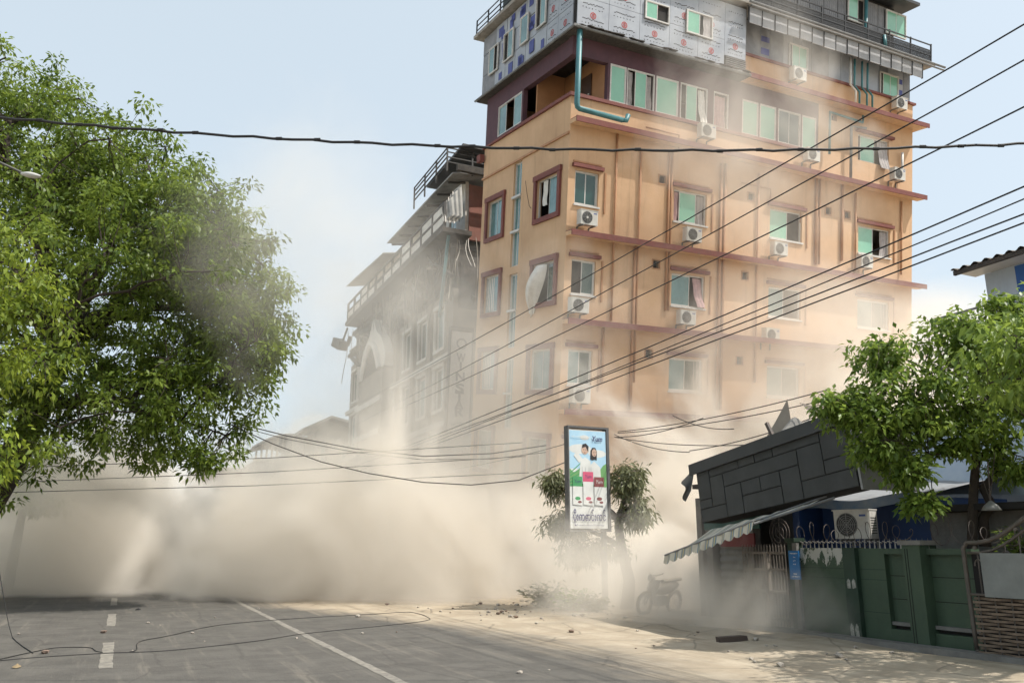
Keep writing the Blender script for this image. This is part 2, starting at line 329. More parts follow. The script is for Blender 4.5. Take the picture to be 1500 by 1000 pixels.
SKYGL = pm('pale blue glass', (0.16, 0.30, 0.31), (0.07, 0.16, 0.17), 0.06, 0.8, spec=0.8)
WHITEF = pm('white window frame', (0.62, 0.61, 0.58), (0.48, 0.47, 0.45), 0.5, 8)
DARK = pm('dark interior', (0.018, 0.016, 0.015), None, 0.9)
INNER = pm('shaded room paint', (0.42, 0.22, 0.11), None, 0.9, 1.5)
CURT = pm('grey curtain', (0.42, 0.39, 0.38), (0.30, 0.28, 0.28), 0.9, 6); CURTP = pm('pink curtain', (0.55, 0.36, 0.36), (0.4, 0.25, 0.26), 0.9, 6); CURTW = pm('white sheet', (0.72, 0.70, 0.66), (0.58, 0.56, 0.52), 0.9, 4)
FOIL = pm('grey board film', (0.37, 0.40, 0.445), (0.29, 0.315, 0.36), 0.45, 1.5, 0.12, 5); FOILB = pm('blue tape', (0.045, 0.06, 0.26), (0.035, 0.045, 0.2), 0.5, 3)
BLACKI = pm('black print', (0.03, 0.03, 0.035), None, 0.6); REDI = pm('red print', (0.42, 0.045, 0.04), None, 0.6)
ROOFT = pm('weathered roof tile', (0.085, 0.072, 0.062), (0.04, 0.036, 0.034), 0.9, 9, 0.4, 30, dust=0.18)
GUTTER = pm('grey gutter metal', (0.20, 0.205, 0.205), (0.12, 0.12, 0.12), 0.6, 4, streak=0.4); TEALP = pm('teal plastic pipe', (0.055, 0.19, 0.21), (0.04, 0.14, 0.16), 0.5, 3)
BLKM = pm('black painted steel', (0.022, 0.023, 0.025), None, 0.5); GREYC = pm('grey corrugated sheet', (0.26, 0.265, 0.28), (0.17, 0.175, 0.19), 0.6, 2, streak=0.4)
WPAN = pm('white fascia board', (0.42, 0.43, 0.45), (0.32, 0.33, 0.35), 0.6, 1.2, streak=0.45); DKGR = pm('dark green board', (0.03, 0.045, 0.042), None, 0.8, 2)
CONC = pm('stained concrete', (0.34, 0.32, 0.29), (0.22, 0.2, 0.18), 0.9, 3, 0.3, 25, streak=0.4)
A = thing('leaning_building', 'tall orange building leaning over the street above the dust', 'building', (10, 4, -14.5), LEAN)
def pt(pl, a, d, b): return (a, d, b) if pl == 'R' else (d, a, b)      # a along the facade, d inwards, b up
def fb(mb, pl, a0, a1, d0, d1, b0, b1):
    p0 = pt(pl, a0, d0, b0); p1 = pt(pl, a1, d1, b1); return mb.box(p0[0], p1[0], p0[1], p1[1], b0, b1)
def holed(pl, a0, a1, b0, b1, holes, d=0.0, t=0.22):
    mb = MB(); A_ = sorted({a0, a1, *[h[0] for h in holes], *[h[1] for h in holes]}); B_ = sorted({b0, b1, *[h[2] for h in holes], *[h[3] for h in holes]})
    inside = lambda x, y: any(h[0] < x < h[1] and h[2] < y < h[3] for h in holes)
    for i in range(len(A_) - 1):
        for j in range(len(B_) - 1):
            if inside((A_[i] + A_[i + 1]) / 2, (B_[j] + B_[j + 1]) / 2): continue
            for dd in (d, d + t): mb.add([pt(pl, *q) for q in ((A_[i], dd, B_[j]), (A_[i + 1], dd, B_[j]), (A_[i + 1], dd, B_[j + 1]), (A_[i], dd, B_[j + 1]))], [(0, 1, 2, 3)])
    for h in list(holes) + [(a0, a1, b0, b1)]:
        c = [(h[0], h[2]), (h[1], h[2]), (h[1], h[3]), (h[0], h[3])]
        for k in range(4):
            p, q = c[k], c[(k + 1) % 4]; mb.add([pt(pl, p[0], d, p[1]), pt(pl, q[0], d, q[1]), pt(pl, q[0], d + t, q[1]), pt(pl, p[0], d + t, p[1])], [(0, 1, 2, 3)])
    return mb
def curtain(parent, pl, a0, a1, b0, b1, mat, d=0.16, wave=0.03, blow=0.0):
    n = max(8, int((a1 - a0) / 0.05)); ph = a0 * 7
    mb = MB().sheet(lambda u, v: pt(pl, a0 + (a1 - a0) * u + 0.04 * math.sin(9 * v + ph) * (1 - v), d + wave * math.sin(u * (a1 - a0) * 34 + ph + v) - blow * (1 - v) ** 1.5, b0 + (b1 - b0) * v), n, 10)
    return part('curtain', mb, mat, parent, True)
def window(root, pl, a0, a1, b0, b1, panes, d=0.09, fw=0.05, fm=None):
    """frame mesh; panes: list of (u0, u1, material) across the width"""
    fr = MB(); fm = fm or WHITEF
    fb(fr, pl, a0, a1, d, d + 0.07, b0, b0 + fw); fb(fr, pl, a0, a1, d, d + 0.07, b1 - fw, b1)
    fb(fr, pl, a0, a0 + fw, d, d + 0.07, b0 + fw, b1 - fw); fb(fr, pl, a1 - fw, a1, d, d + 0.07, b0 + fw, b1 - fw)
    w = part('window', fr, fm, root)
    for k, (u0, u1, m) in enumerate(panes):
        x0 = a0 + fw + (a1 - a0 - 2 * fw) * u0; x1 = a0 + fw + (a1 - a0 - 2 * fw) * u1; dd = d + 0.015 + 0.028 * (k % 2)
        sash = MB(); s = 0.03
        fb(sash, pl, x0, x1, dd, dd + 0.026, b0 + fw, b0 + fw + s); fb(sash, pl, x0, x1, dd, dd + 0.026, b1 - fw - s, b1 - fw)
        fb(sash, pl, x0, x0 + s, dd, dd + 0.026, b0 + fw + s, b1 - fw - s); fb(sash, pl, x1 - s, x1, dd, dd + 0.026, b0 + fw + s, b1 - fw - s)
        part('sash', sash, fm, w)
        part('pane', fb(MB(), pl, x0 + s, x1 - s, dd + 0.008, dd + 0.018, b0 + fw + s, b1 - fw - s), m, w)
    return w
# openings
RW = []; storeys = [1.9, -1.66, -5.2, -8.75]; cols = [(0.32, 1.42), (5.15, 6.9), (10.5, 12.45), (16.1, 18.3)]
for zc in storeys:
    for (a0, a1) in cols: RW.append((a0, a1, zc - 0.68, zc + 0.68))
vents = [RF(*q) for q in ((970, 263), (961, 387), (1213, 309), (1241, 315), (1100, 288), (1091, 404), (950, 518), (1083, 528))]
holesR = RW + [(x - .17, x + .17, z - .17, z + .17) for x, z in vents]
part('wall', holed('R', 0, 19.9, -17, 5.5, holesR), ORANGE, A)
LWb = [(0.72, 2.55, zc - 0.92, zc + 0.72) for zc in storeys]; LWs = [(5.8, 7.45, zc - 0.92, zc + 0.82) for zc in storeys]
LST = [(4.08, 4.86, z0, z1) for z0, z1 in ((-0.72, 3.95), (-4.3, -1.05), (-7.8, -4.75), (-11.6, -8.4))]
part('wall', holed('L', 0.222, 8.2, -17, 5.5, LWb + LWs + LST), ORANGE, A)
part('wall', MB().box(0.222, 19.9, 8.0, 8.2, -17, 8.0), ORANGE, A); part('wall', MB().box(19.68, 19.9, 0.222, 8.0, -17, 8.0), ORANGE, A)
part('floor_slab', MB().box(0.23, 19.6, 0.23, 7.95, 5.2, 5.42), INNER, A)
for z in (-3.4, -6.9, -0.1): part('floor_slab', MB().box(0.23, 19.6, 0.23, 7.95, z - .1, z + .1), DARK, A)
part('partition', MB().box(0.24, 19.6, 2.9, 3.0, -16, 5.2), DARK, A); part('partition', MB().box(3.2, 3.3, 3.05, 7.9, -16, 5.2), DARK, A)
# ledges along the long side
for z, x0 in ((4.42, 0.0), (-0.06, -0.02), (-3.5, -0.02), (-6.95, -0.02)):
    part('ledge', MB().box(x0, 20.25, -0.5, -0.002, z - 0.06, z + 0.10), PALE, A)
    part('ledge_trim', MB().box(x0 - 0.03, 20.3, -0.56, -0.502, z - 0.09, z + 0.13), RED, A)
    part('ledge_cap', MB().box(x0, 20.25, -0.5, -0.004, z + 0.102, z + 0.125), RED, A)
# windows of the long side
T, Mi, K = TEAL, MINT, None
look = {(0, 0): [(0, .5, T), (.5, 1, T)], (0, 1): [(.18, .72, Mi)], (0, 2): [(0, .58, Mi)], (0, 3): [(0, .5, Mi), (.12, .52, Mi)],
        (1, 0): [(.45, 1, T)], (1, 1): [(0, .58, SKYGL)], (1, 2): [(0, .5, SKYGL)], (1, 3): [(0, .5, SKYGL), (.5, 1, T)]}
for r, zc in enumerate(storeys):
    for c, (a0, a1) in enumerate(cols):
        w = window(A, 'R', a0, a1, zc - .68, zc + .68, look.get((r, c), [(0, .5, SKYGL), (.5, 1, T)]))
        part('hood', MB().box(a0 - .16, a1 + .16, -0.16, -0.002, zc + .78, zc + .92), RED, w)
        part('sill', MB().box(a0 - .05, a1 + .05, -0.07, -0.002, zc - .76, zc - .69), WHITEF, w)
        part('moulding', MB().box(a1 + .26, a1 + .33, -0.05, -0.002, zc - .9, zc + .75), ORANGE2, w)
        part('hood_moulding', MB().box(a0 - .12, a1 + .1, -0.06, -0.002, zc + .98, zc + 1.04), ORANGE2, w)
        if (r, c) in ((0, 1), (0, 3), (1, 0), (2, 1), (1, 3)): curtain(w, 'R', a0 + (a1 - a0) * .74, a1 - .06, zc - .62, zc + .6, CURT)
        if (r, c) == (0, 0): curtain(w, 'R', a1 - .3, a1 - .06, zc - .62, zc + .6, CURTP, d=.2)
        if (r, c) == (1, 1): curtain(w, 'R', a0 + (a1 - a0) * .72, a1 - .08, zc - .66, zc + .6, CURTP, d=.2, blow=0.35)
        if (r, c) == (0, 1): curtain(w, 'R', a0 + .06, a0 + .34, zc - .62, zc + .6, CURTP)
for x, z in vents:
    v = MB(); 
    for k in range(5): v.box(x - .13, x + .13, .05, .09, z - .13 + k * .056, z - .13 + k * .056 + .022)
    p = part('vent_grille', v, DARK, A); f = MB(); f.box(x - .21, x + .21, -.03, -.002, z + .17, z + .21).box(x - .21, x + .21, -.03, -.002, z - .21, z - .17).box(x - .21, x - .17, -.03, -.002, z - .17, z + .17).box(x + .17, x + .21, -.03, -.002, z - .17, z + .17)
    part('vent_frame', f, ORANGE2, p)
# windows of the short side
def surround(w, a0, a1, b0, b1):
    s = MB(); fb(s, 'L', a0 - .24, a1 + .24, -.12, -.002, b1, b1 + .22); fb(s, 'L', a0 - .2, a1 + .2, -.1, -.002, b0 - .2, b0); fb(s, 'L', a0 - .2, a0, -.1, -.002, b0 + .002, b1 - .002); fb(s, 'L', a1, a1 + .2, -.1, -.002, b0 + .002, b1 - .002)
    part('surround', s, RED, w)
for r, (h, g_) in enumerate(zip(LWb, LWs)):
    w = window(A, 'L', *h, [[(0, .52, SKYGL)], [(.0, .42, TEAL)], [(0, .5, SKYGL), (.5, 1, SKYGL)], [(0, .5, SKYGL), (.5, 1, TEAL)]][r]); surround(w, *h)
    if r == 0: curtain(w, 'L', h[0] + 1.0, h[0] + 1.35, h[2] + .5, h[3] - .1, CURTW, d=.05)
    w = window(A, 'L', *g_, [(0, .5, SKYGL), (.5, 1, SKYGL)] if r else [(0, .5, SKYGL), (.45, 1, SKYGL)]); surround(w, *g_)
    if r in (1, 2): curtain(w, 'L', g_[0] + .2, g_[1] - .15, g_[2] + .1, g_[3] - .1, CURTW, d=.135, wave=.02)
for h in LST:
    w = window(A, 'L', *h, [(0, .5, SKYGL), (.5, 1, SKYGL)], fw=.04)
    n = max(1, round((h[3] - h[2]) / 1.5))
    for k in range(1, n): zc = h[2] + (h[3] - h[2]) * k / n; part('transom', fb(MB(), 'L', h[0] - .03, h[1] + .03, -.06, .1, zc - .05, zc + .05), WHITEF, w)
part('string_course', fb(MB(), 'L', 0.0, 8.26, -.07, -.002, 3.98, 4.07), ORANGE2, A)
part('string_course', fb(MB(), 'L', 8.05, 8.45, -.3, -.08, 4.85, 5.2), RED, A)
# sixth floor: open corner, purple band, window strip
part('parapet_trim', fb(MB(), 'R', -.10, 13.2, -.10, .3, 5.502, 5.64), RED, A); part('parapet_trim', fb(MB(), 'L', .302, 4.2, -.10, .3, 5.502, 5.64), RED, A)
part('parapet_trim', fb(MB(), 'L', 4.202, 8.3, -.10, .3, 5.502, 5.60), RED, A)
strip = [RF(px, 150)[0] for px in (893, 917, 918, 959, 961, 994, 997, 1037, 1046, 1068, 1088, 1112, 1114, 1138, 1141, 1174, 1176, 1197)]
zt, zb = 7.25, 5.66
pw = [(strip[i], strip[i + 1], zb, zt) for i in range(0, len(strip), 2)]
part('purple_wall', holed('R', strip[0] - .12, 13.4, 5.645, 7.98, pw, d=.02), PURPLE, A)
part('purple_beam', fb(MB(), 'R', -.02, strip[0] - .125, .02, .3, 7.22, 7.98), PURPLE, A); part('purple_beam', fb(MB(), 'L', .302, 4.3, .02, .3, 7.22, 7.98), PURPLE, A)
for k, h in enumerate(pw):
    kind = [[(0, 1, MINT)], [(.28, .72, MINT)], [(0, 1, MINT)], [(.2, .62, MINT)], [], [(0, 1, MINT)], [(0, 1, MINT)], [(0, .5, TEAL), (.5, 1, TEAL)], [(0, 1, MINT)]][k]
    w = window(A, 'R', *h, kind, d=.03)
    if k == 1: curtain(w, 'R', h[1] - .45, h[1] - .08, zb + .1, zt - .08, CURT, d=.16); curtain(w, 'R', h[0] + .08, h[0] + .34, zb + .1, zt - .08, CURT, d=.16)
    if k == 3: curtain(w, 'R', h[1] - .42, h[1] - .08, zb + .02, zt - .08, CURTW, d=.15, blow=.2)
    if k == 4: curtain(w, 'R', h[0] + .06, h[1] - .06, zb + .1, zt - .1, CURTP, d=.2)
hb = (*[RF(px, 215)[0] for px in (1257, 1302)],); hw = (hb[0], hb[1], 5.75, 7.05); v6 = RF(1222, 172)
part('wall', holed('R', 13.402, 19.9, 5.502, 7.98, [hw, (v6[0] - .17, v6[0] + .17, v6[1] - .17, v6[1] + .17)]), ORANGE, A)
w = window(A, 'R', *hw, [(.1, .58, MINT)]); part('hood', MB().box(hw[0] - .2, hw[1] + .2, -.2, -.002, 7.12, 7.25), RED, w); curtain(w, 'R', hw[1] - .75, hw[1] - .08, 5.55, 6.95, CURT, d=.1, blow=.3); curtain(w, 'R', hw[0] + .07, hw[0] + .2, 5.85, 6.95, BLACKI, d=.12)
h6 = (4.45, 6.9, 5.75, 7.2)
part('purple_wall', holed('L', 4.302, 8.2, 5.605, 7.98, [h6], d=.02), PURPLE, A)
w = window(A, 'L', *h6, [(.0, .32, SKYGL), (.68, 1, SKYGL)], d=.03); curtain(w, 'L', 4.5, 4.85, 5.8, 7.1, CURT, d=.12)
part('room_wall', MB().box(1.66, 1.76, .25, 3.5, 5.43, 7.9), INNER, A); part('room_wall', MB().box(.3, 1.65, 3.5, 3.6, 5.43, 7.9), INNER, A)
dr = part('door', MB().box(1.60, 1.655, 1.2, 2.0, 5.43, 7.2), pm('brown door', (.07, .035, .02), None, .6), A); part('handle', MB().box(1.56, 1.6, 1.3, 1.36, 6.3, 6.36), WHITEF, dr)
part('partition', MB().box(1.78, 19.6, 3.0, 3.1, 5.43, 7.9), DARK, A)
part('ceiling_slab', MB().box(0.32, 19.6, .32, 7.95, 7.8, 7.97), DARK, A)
# eave with tiles, gutter
part('eave_slab', MB().box(-.3, 8.6, -.62, 8.8, 7.985, 8.09), ROOFT, A)
part('eave_ledge', MB().box(8.602, 20.25, -.62, 7.9, 7.985, 8.12), PALE, A); part('ledge_trim', MB().box(8.602, 20.3, -.68, -.622, 7.96, 8.17), RED, A)
gt = MB().tube([(-.36, -.66, 8.04), (8.6, -.66, 8.04)], .06, 6); part('gutter', gt, GUTTER, A); part('gutter', MB().tube([(-.36, -.72, 8.04), (-.36, 8.85, 8.04)], .06, 6), GUTTER, A)
tl = MB().box(-.17, .17, -.1, .1, -.02, .02).mesh('tile'); tl.materials.append(ROOFT); rt = random.Random(5)
for k in range(26):
    if rt.random() < .1: continue
    o = bpy.data.objects.new('tile', tl); COL.objects.link(o); o.parent = A
    o.matrix_local = Matrix.Translation(Vector((.1 + k * .33, -.58 + rt.uniform(-.1, .03), 8.14 + rt.uniform(0, .02))) - BASE[A.name]) @ Matrix.Rotation(rt.uniform(-.25, .25), 4, 'Z') @ Matrix.Rotation(R_(14 + rt.uniform(-8, 8)), 4, 'X')
# seventh floor: boards wrapped in printed film
for pl, a0, a1, d in (('R', -.14, 8.55, -.42), ('L', -.2, 8.5, -.16)):
    part('backing_wall', fb(MB(), pl, a0, a1, d + .06, d + .2, 8.1, 11.15), DARK, A)
w7 = [(*RF(944, 20, -.42), *RF(979, 38, -.42)), (*RF(1005, 20, -.42), *RF(1042, 55, -.42))]
rp = random.Random(9)
def printed(pl, a0, a1, b0, b1, d):
    p = part('board', fb(MB(), pl, a0 + .008, a1 - .008, d, d + .05, b0 + .008, b1 - .008), FOIL, A)
    ink = MB(); e = MB(); w = a1 - a0; h = b1 - b0
    if w > .5 and h > .5:
        yy = b0 + .12
        while yy < b1 - .2:
            x = a0 + .12
            for k in range(7):
                g = .045; x0 = a0 + w * (.14 + .72 * k / 7)
                for _ in range(3):
                    u = rp.uniform(0, g); v = rp.uniform(0, g); fb(ink, pl, x0 + u, x0 + u + rp.uniform(.02, .05), d - .003, d - .001, yy + v, yy + v + rp.uniform(.008, .03))
            if yy + .2 < b1 - .2:
                base = yy + .17; xs = [a0 + w * (.16 + .68 * k / 13) for k in range(14)]
                for k in range(13):
                    r_ = rp.uniform(-.03, .03); ink.add([pt(pl, xs[k], d - .003, base + r_), pt(pl, xs[k + 1] + .01, d - .003, base + r_ + .02), pt(pl, xs[k + 1], d - .003, base + r_ + .05), pt(pl, xs[k], d - .003, base + r_ + .035)], [(0, 1, 2, 3)])
            yy += .62
        part('print', ink, BLACKI, p, kind='stuff')
        for q in range(max(1, int(h / 1.2))):
            c = (a0 + w * .5, b0 + .5 + q * 1.24); ax = (0, -1, 0) if pl == 'R' else (-1, 0, 0)
            if c[1] + .15 > b1: continue
            P0 = Vector(pt(pl, c[0], d - .004, c[1])); e.disc(P0, ax, .14, 18, .105, .002)
            for k in (-1, 0, 1): fb(e, pl, c[0] - .07, c[0] + .07, d - .006, d - .004, c[1] - .015 + k * .055, c[1] + .012 + k * .055)
            fb(e, pl, c[0] - .012, c[0] + .012, d - .008, d - .006, c[1] - .08, c[1] + .08)
        if e.v: part('emblem', e, REDI, p)
def board_row(pl, d, edges, levels, wins):
    for i in range(len(edges) - 1):
        for j in range(len(levels) - 1):
            printed(pl, edges[i], edges[i + 1], levels[j], levels[j + 1], d)
board_row('R', -.42, [-.12, 1.35, 2.85, 4.35, 5.85, 7.3], [8.25, 9.42, 11.1], w7); board_row('R', -.42, [7.3, 8.5], [8.75, 11.1], w7)
lv = MB(); 
for k in range(7): lv.bar((7.35, -.44, 8.16 + k * .085), (8.5, -.44, 8.16 + k * .085), .07, .03)
part('louvre_vent', lv, GUTTER, A)
for (px0, px1, m2, cur) in ((944, 979, TEAL, None), (1005, 1043, None, CURT)):
    x0 = RF(px0, 20, -.42)[0]; x1 = RF(px1, 40, -.42)[0]; b1 = RF(px0, 0 if px0 < 1000 else 14, -.42)[1]; b0 = RF(px0, 27 if px0 < 1000 else 48, -.42)[1]
    part('dark_room_sheet', MB().box(x0 - .02, x1 + .02, -.425, -.421, b0 - .02, b1 + .02), DARK, A)  # flat dark sheet on the board, its colour standing in for an unlit room
    w = window(A, 'R', x0, x1, b0, b1, [(0, .5, MINT)], d=-.5, fm=WHITEF)
    if cur: curtain(w, 'R', x1 - .5, x1 - .06, b0 + .05, b1 - .05, cur, d=-.44, wave=.012)
# short side: film boards, blue tape
j = random.Random(4); ed = [-.18, 1.0, 1.95, 2.9, 3.9, 4.9, 5.9, 7.0, 8.5]
for i in range(len(ed) - 1):
    for (b0, b1) in ((8.12, 9.15), (9.16, 10.2), (10.21, 11.1)):
        if i < 2: printed('L', ed[i], ed[i + 1], b0, b1, -.18)
        else: 
            p = part('board', fb(MB(), 'L', ed[i] + .01, ed[i + 1] - .01, -.18 + j.uniform(-.02, .01), -.13, b0 + .01, b1 - .01), FOIL if i < 7 else GREYC, A)
            for k in range(2):
                if i < 7 and j.random() < .75:
                    a = ed[i] + j.uniform(.04, .4); b = b0 + j.uniform(.04, .5); part('blue_tape', fb(MB(), 'L', a, a + j.uniform(.25, .5), -.215, -.202, b, min(b1 - .03, b + j.uniform(.3, .6))), FOILB, p)
for (a0, a1, b0, b1, ps) in ((1.95, 2.85, 9.25, 10.75, [(0, .55, SKYGL)]), (3.55, 4.3, 9.1, 10.4, [(0, 1, SKYGL)]), (5.0, 6.0, 8.95, 10.3, [(.0, .55, SKYGL)]), (6.6, 7.6, 8.9, 10.2, [(.4, 1, SKYGL)])):
    part('dark_room_sheet', fb(MB(), 'L', a0, a1, -.224, -.222, b0, b1), DARK, A); window(A, 'L', a0, a1, b0, b1, ps, d=-.3)  # no hole here: the room's darkness is a dark sheet behind each frame
# right part of the seventh floor
part('wall', MB().box(8.62, 19.9, 0, .22, 8.125, 9.25), ORANGE, A); part('parapet_trim', MB().box(8.62, 20.05, -.09, .3, 9.252, 9.36), RED, A)
j = random.Random(12); x = 8.7
while x < 19.6:
    wd = j.choice((.8, 1.1, .6)); e = min(19.8, x + wd)
    p = part('board', MB().box(x + .01, e - .01, .1, .16, 9.37, 10.95), j.choice((FOIL, GREYC, GREYC, WPAN)), A)
    if j.random() < .3: part('blue_tape', MB().box(x + .05, e - .05, .09, .097, 9.6, 9.9), FOILB, p); part('blue_tape', MB().box(x + .05, e - .05, .09, .097, 10.2, 10.45), FOILB, p)
    x = e
part('backing_wall', MB().box(8.62, 19.9, .17, .3, 9.365, 11.1), DARK, A)
for (p0, p1) in (((1157, 62), (1184, 97)), ((1290, 104), (1317, 137))):
    x0, b1 = RF(*p0); x1 = RF(*p1)[0]; b0 = b1 - 1.25
    part('dark_room_sheet', MB().box(x0, x1, .084, .088, b0, b1), DARK, A); window(A, 'R', x0, x1, b0, b1, [(.12, .55, MINT), (.5, 1, MINT)], d=.0)  # dark sheet paints the shaded room behind the window
for k in range(15):
    x0 = 8.45 + k * .755; part('fascia_panel', MB().box(x0 + .02, x0 + .735, -.64 + .01 * math.sin(k * 3), -.6, 10.42 + .02 * math.sin(k * 5), 11.12), WPAN, A)
for k in range(16): part('fascia_batten', MB().box(8.43 + k * .755, 8.47 + k * .755, -.665, -.59, 10.4, 11.118), BLKM, A)
part('fascia_rail', MB().box(8.4, 19.95, -.66, -.58, 11.122, 11.19), GUTTER, A)
# roof slab, railings, top storey
part('roof_slab', MB().box(-.55, 20.6, -.75, 9.0, 11.2, 11.36), CONC, A)
part('roof_edge', MB().tube([(8.3, -.85, 11.25), (21.2, -.85, 11.22)], .06), GUTTER, A); part('roof_edge', MB().tube([(8.3, -.95, 11.02), (21.0, -.95, 10.99)], .045), GUTTER, A)
rl = MB(); 
for z in (11.75, 12.0, 12.3): rl.bar((8.3, -.6, z), (20.5, -.6, z), .05)
part('railing', rl, BLKM, A)
for k in range(9): part('railing_post', MB().box(8.3 + k * 1.52 - .03, 8.3 + k * 1.52 + .03, -.63, -.57, 11.362, 12.36), BLKM, A)
for k in range(8):
    gm = MB(); x0 = 8.38 + k * 1.52
    for i in range(24): gm.bar((x0 + i * .06, -.6, 11.4), (x0 + i * .06, -.6, 11.95), .024)
    for i in range(8): gm.bar((x0, -.6, 11.42 + i * .072), (x0 + 1.38, -.6, 11.42 + i * .072), .024)
    part('railing_grille', gm, BLKM, A)
rl = MB()
for z in (11.6, 11.85, 12.12): rl.bar((-.45, -.6, z), (-.45, 8.9, z), .04)
for k in range(8): rl.box(-.48, -.42, -.6 + k * 1.35, -.56 + k * 1.35, 11.362, 12.14)
part('railing', rl, BLKM, A)
part('top_wall', MB().box(.6, 7.6, .2, 8.2, 11.37, 15.5), DKGR, A)
part('top_wall', MB().box(7.7, 19.4, .75, .95, 11.37, 14.5), DARK, A); part('top_wall', MB().box(19.2, 19.4, .96, 8.2, 11.37, 14.5), GREYC, A)
x = 7.75; k = 0
while x < 19.3:
    e = min(19.35, x + .95); cp = MB().sheet(lambda u, v: (x + .01 + (e - x - .02) * u, .72 + .018 * math.sin(u * 40), 11.38 + 3.0 * v), 24, 1); part('wall_sheet', cp, GREYC, A); x = e; k += 1
for (p0, p1) in (((1240, 0), (1264, 20)), ((1296, 4), (1325, 36))):
    x0 = RF(p0[0], p0[1], .7)[0]; x1 = RF(p1[0], p1[1], .7)[0]; b0 = 13.0; b1 = 14.25
    part('dark_room_sheet', MB().box(x0, x1, .66, .69, b0, b1), DARK, A); window(A, 'R', x0, x1, b0, b1, [(0, .5, MINT), (.5, 1, MINT)] if p0[0] > 1290 else [(0, .62, MINT)], d=.58)  # room shade painted as a dark sheet over the wall sheets
part('top_roof', MB().box(7.5, 20.3, -.1, 8.6, 14.55, 14.7), BLKM, A)
# pipes
def pipe(pts, r=.055, m=None, pl='R', d=-.07): return part('pipe', MB().tube([pt(pl, a, d, b) for a, b in pts], r, 8), m or ORANGE2, A, True)
for (a, b) in (((906, 198), (891, 470)), ((940, 222), (925, 560)), ((982, 222), (971, 455)), ((986, 224), (975, 455)), ((1059, 241), (1044, 600)), ((1065, 241), (1050, 600)), ((1114, 255), (1100, 560)), ((1199, 262), (1189, 387)), ((1204, 262), (1194, 387)), ((1235, 272), (1229, 382)), ((1256, 284), (1247, 402)), ((1322, 296), (1315, 402)), ((885, 475), (878, 560)), ((931, 352), (920, 600))):
    p, q = RF(*a), RF(*b); xm = (p[0] + q[0]) / 2; pipe([(xm, p[1]), (xm, q[1])], .06 if (a[0] % 2) else .045)
for a in ((945, 187), (1085, 268), (1130, 300)):
    p = RF(*a); pipe([(p[0], p[1]), (p[0] + 1.7, p[1]), (p[0] + 1.7, p[1] - .6)], .035)
part('pipe', MB().tube([(-.02, -.5, 8.0), (-.02, -.5, 5.02), (.0, -.5, 4.9), (.1, -.5, 4.84), (2.1, -.5, 4.78)], .11, 10), TEALP, A, True)
part('pipe', MB().tube([(2.05, -.5, 4.78), (2.3, -.5, 4.8), (2.38, -.5, 5.05)], .1, 10), TEALP, A, True)
for px in (1246, 1252, 1263, 1271):
    x0 = RF(px, 90, -.3)[0]; part('pipe', MB().tube([(x0, -.3, 10.5), (x0, -.3, 9.2), (x0 + .35, -.3, 8.95), (x0 + .35, -.3, 8.15)], .05, 8), TEALP if px > 1247 else WHITEF, A, True)
x0 = RF(1211, 160)[0]; part('pipe', MB().tube([(x0 + 2.2, -.2, 7.9), (x0 + 2.2, -.2, 7.55), (x0, -.2, 7.62), (x0, -.2, 5.6)], .06, 8), TEALP, A, True)
x0 = RF(1242, 190)[0]; part('pipe', MB().tube([(x0 + 1.0, -.2, 7.3), (x0, -.2, 7.22), (x0, -.2, 4.6)], .07, 8), GUTTER, A, True)
x0 = RF(1318, 215)[0]; part('pipe', MB().tube([(x0, -.15, 6.6), (x0, -.15, 5.1)], .06, 8), WHITEF, A, True)
part('pipe', MB().tube([(9.0, -.3, 8.35), (14.3, -.35, 8.2)], .04, 6), TEALP, A, True); x0 = RF(1270, 10, .4)[0]; part('pipe', MB().tube([(x0, .45, 14.4), (x0, .45, 12.0), (x0, -.65, 11.9), (x0, -.7, 11.4)], .09, 8), TEALP, A, True)
cr = MB(); q = LF(770, 265); w2 = [(q[0] - .0, q[1]), (q[0] - .15, q[1] - .5), (q[0] - .45, q[1] - 1.2), (q[0] - .65, q[1] - 1.35)]
part('wall_crack', MB().tube([(-.004, a, b) for a, b in w2], .012, 4), DARK, A)
# white sheet blowing out of a window
h = LWb[1]
def bag(u, v):
    t_ = 1 - v; w_ = .95 * (1 - .55 * t_ ** 2); a = h[0] + 1.1 + .75 * t_ ** 1.3 + w_ * (u - .5); bulge = math.sin(math.pi * min(1.0, .08 + t_ * .98)) ** .8
    return (-.03 - .5 * bulge * math.sin(math.pi * u) ** .6 - .05 * math.sin(17 * u + 5 * v) * t_, a, h[3] - .12 - 1.95 * t_ + .10 * math.sin(9 * u) * t_)
solo('blown_curtain', MB().sheet(bag, 26, 26), CURTW, 'white curtain bulging out of a red framed window of the orange building', 'curtain', (0, h[0] + .8, h[3] - .2), LEAN, smooth=True)
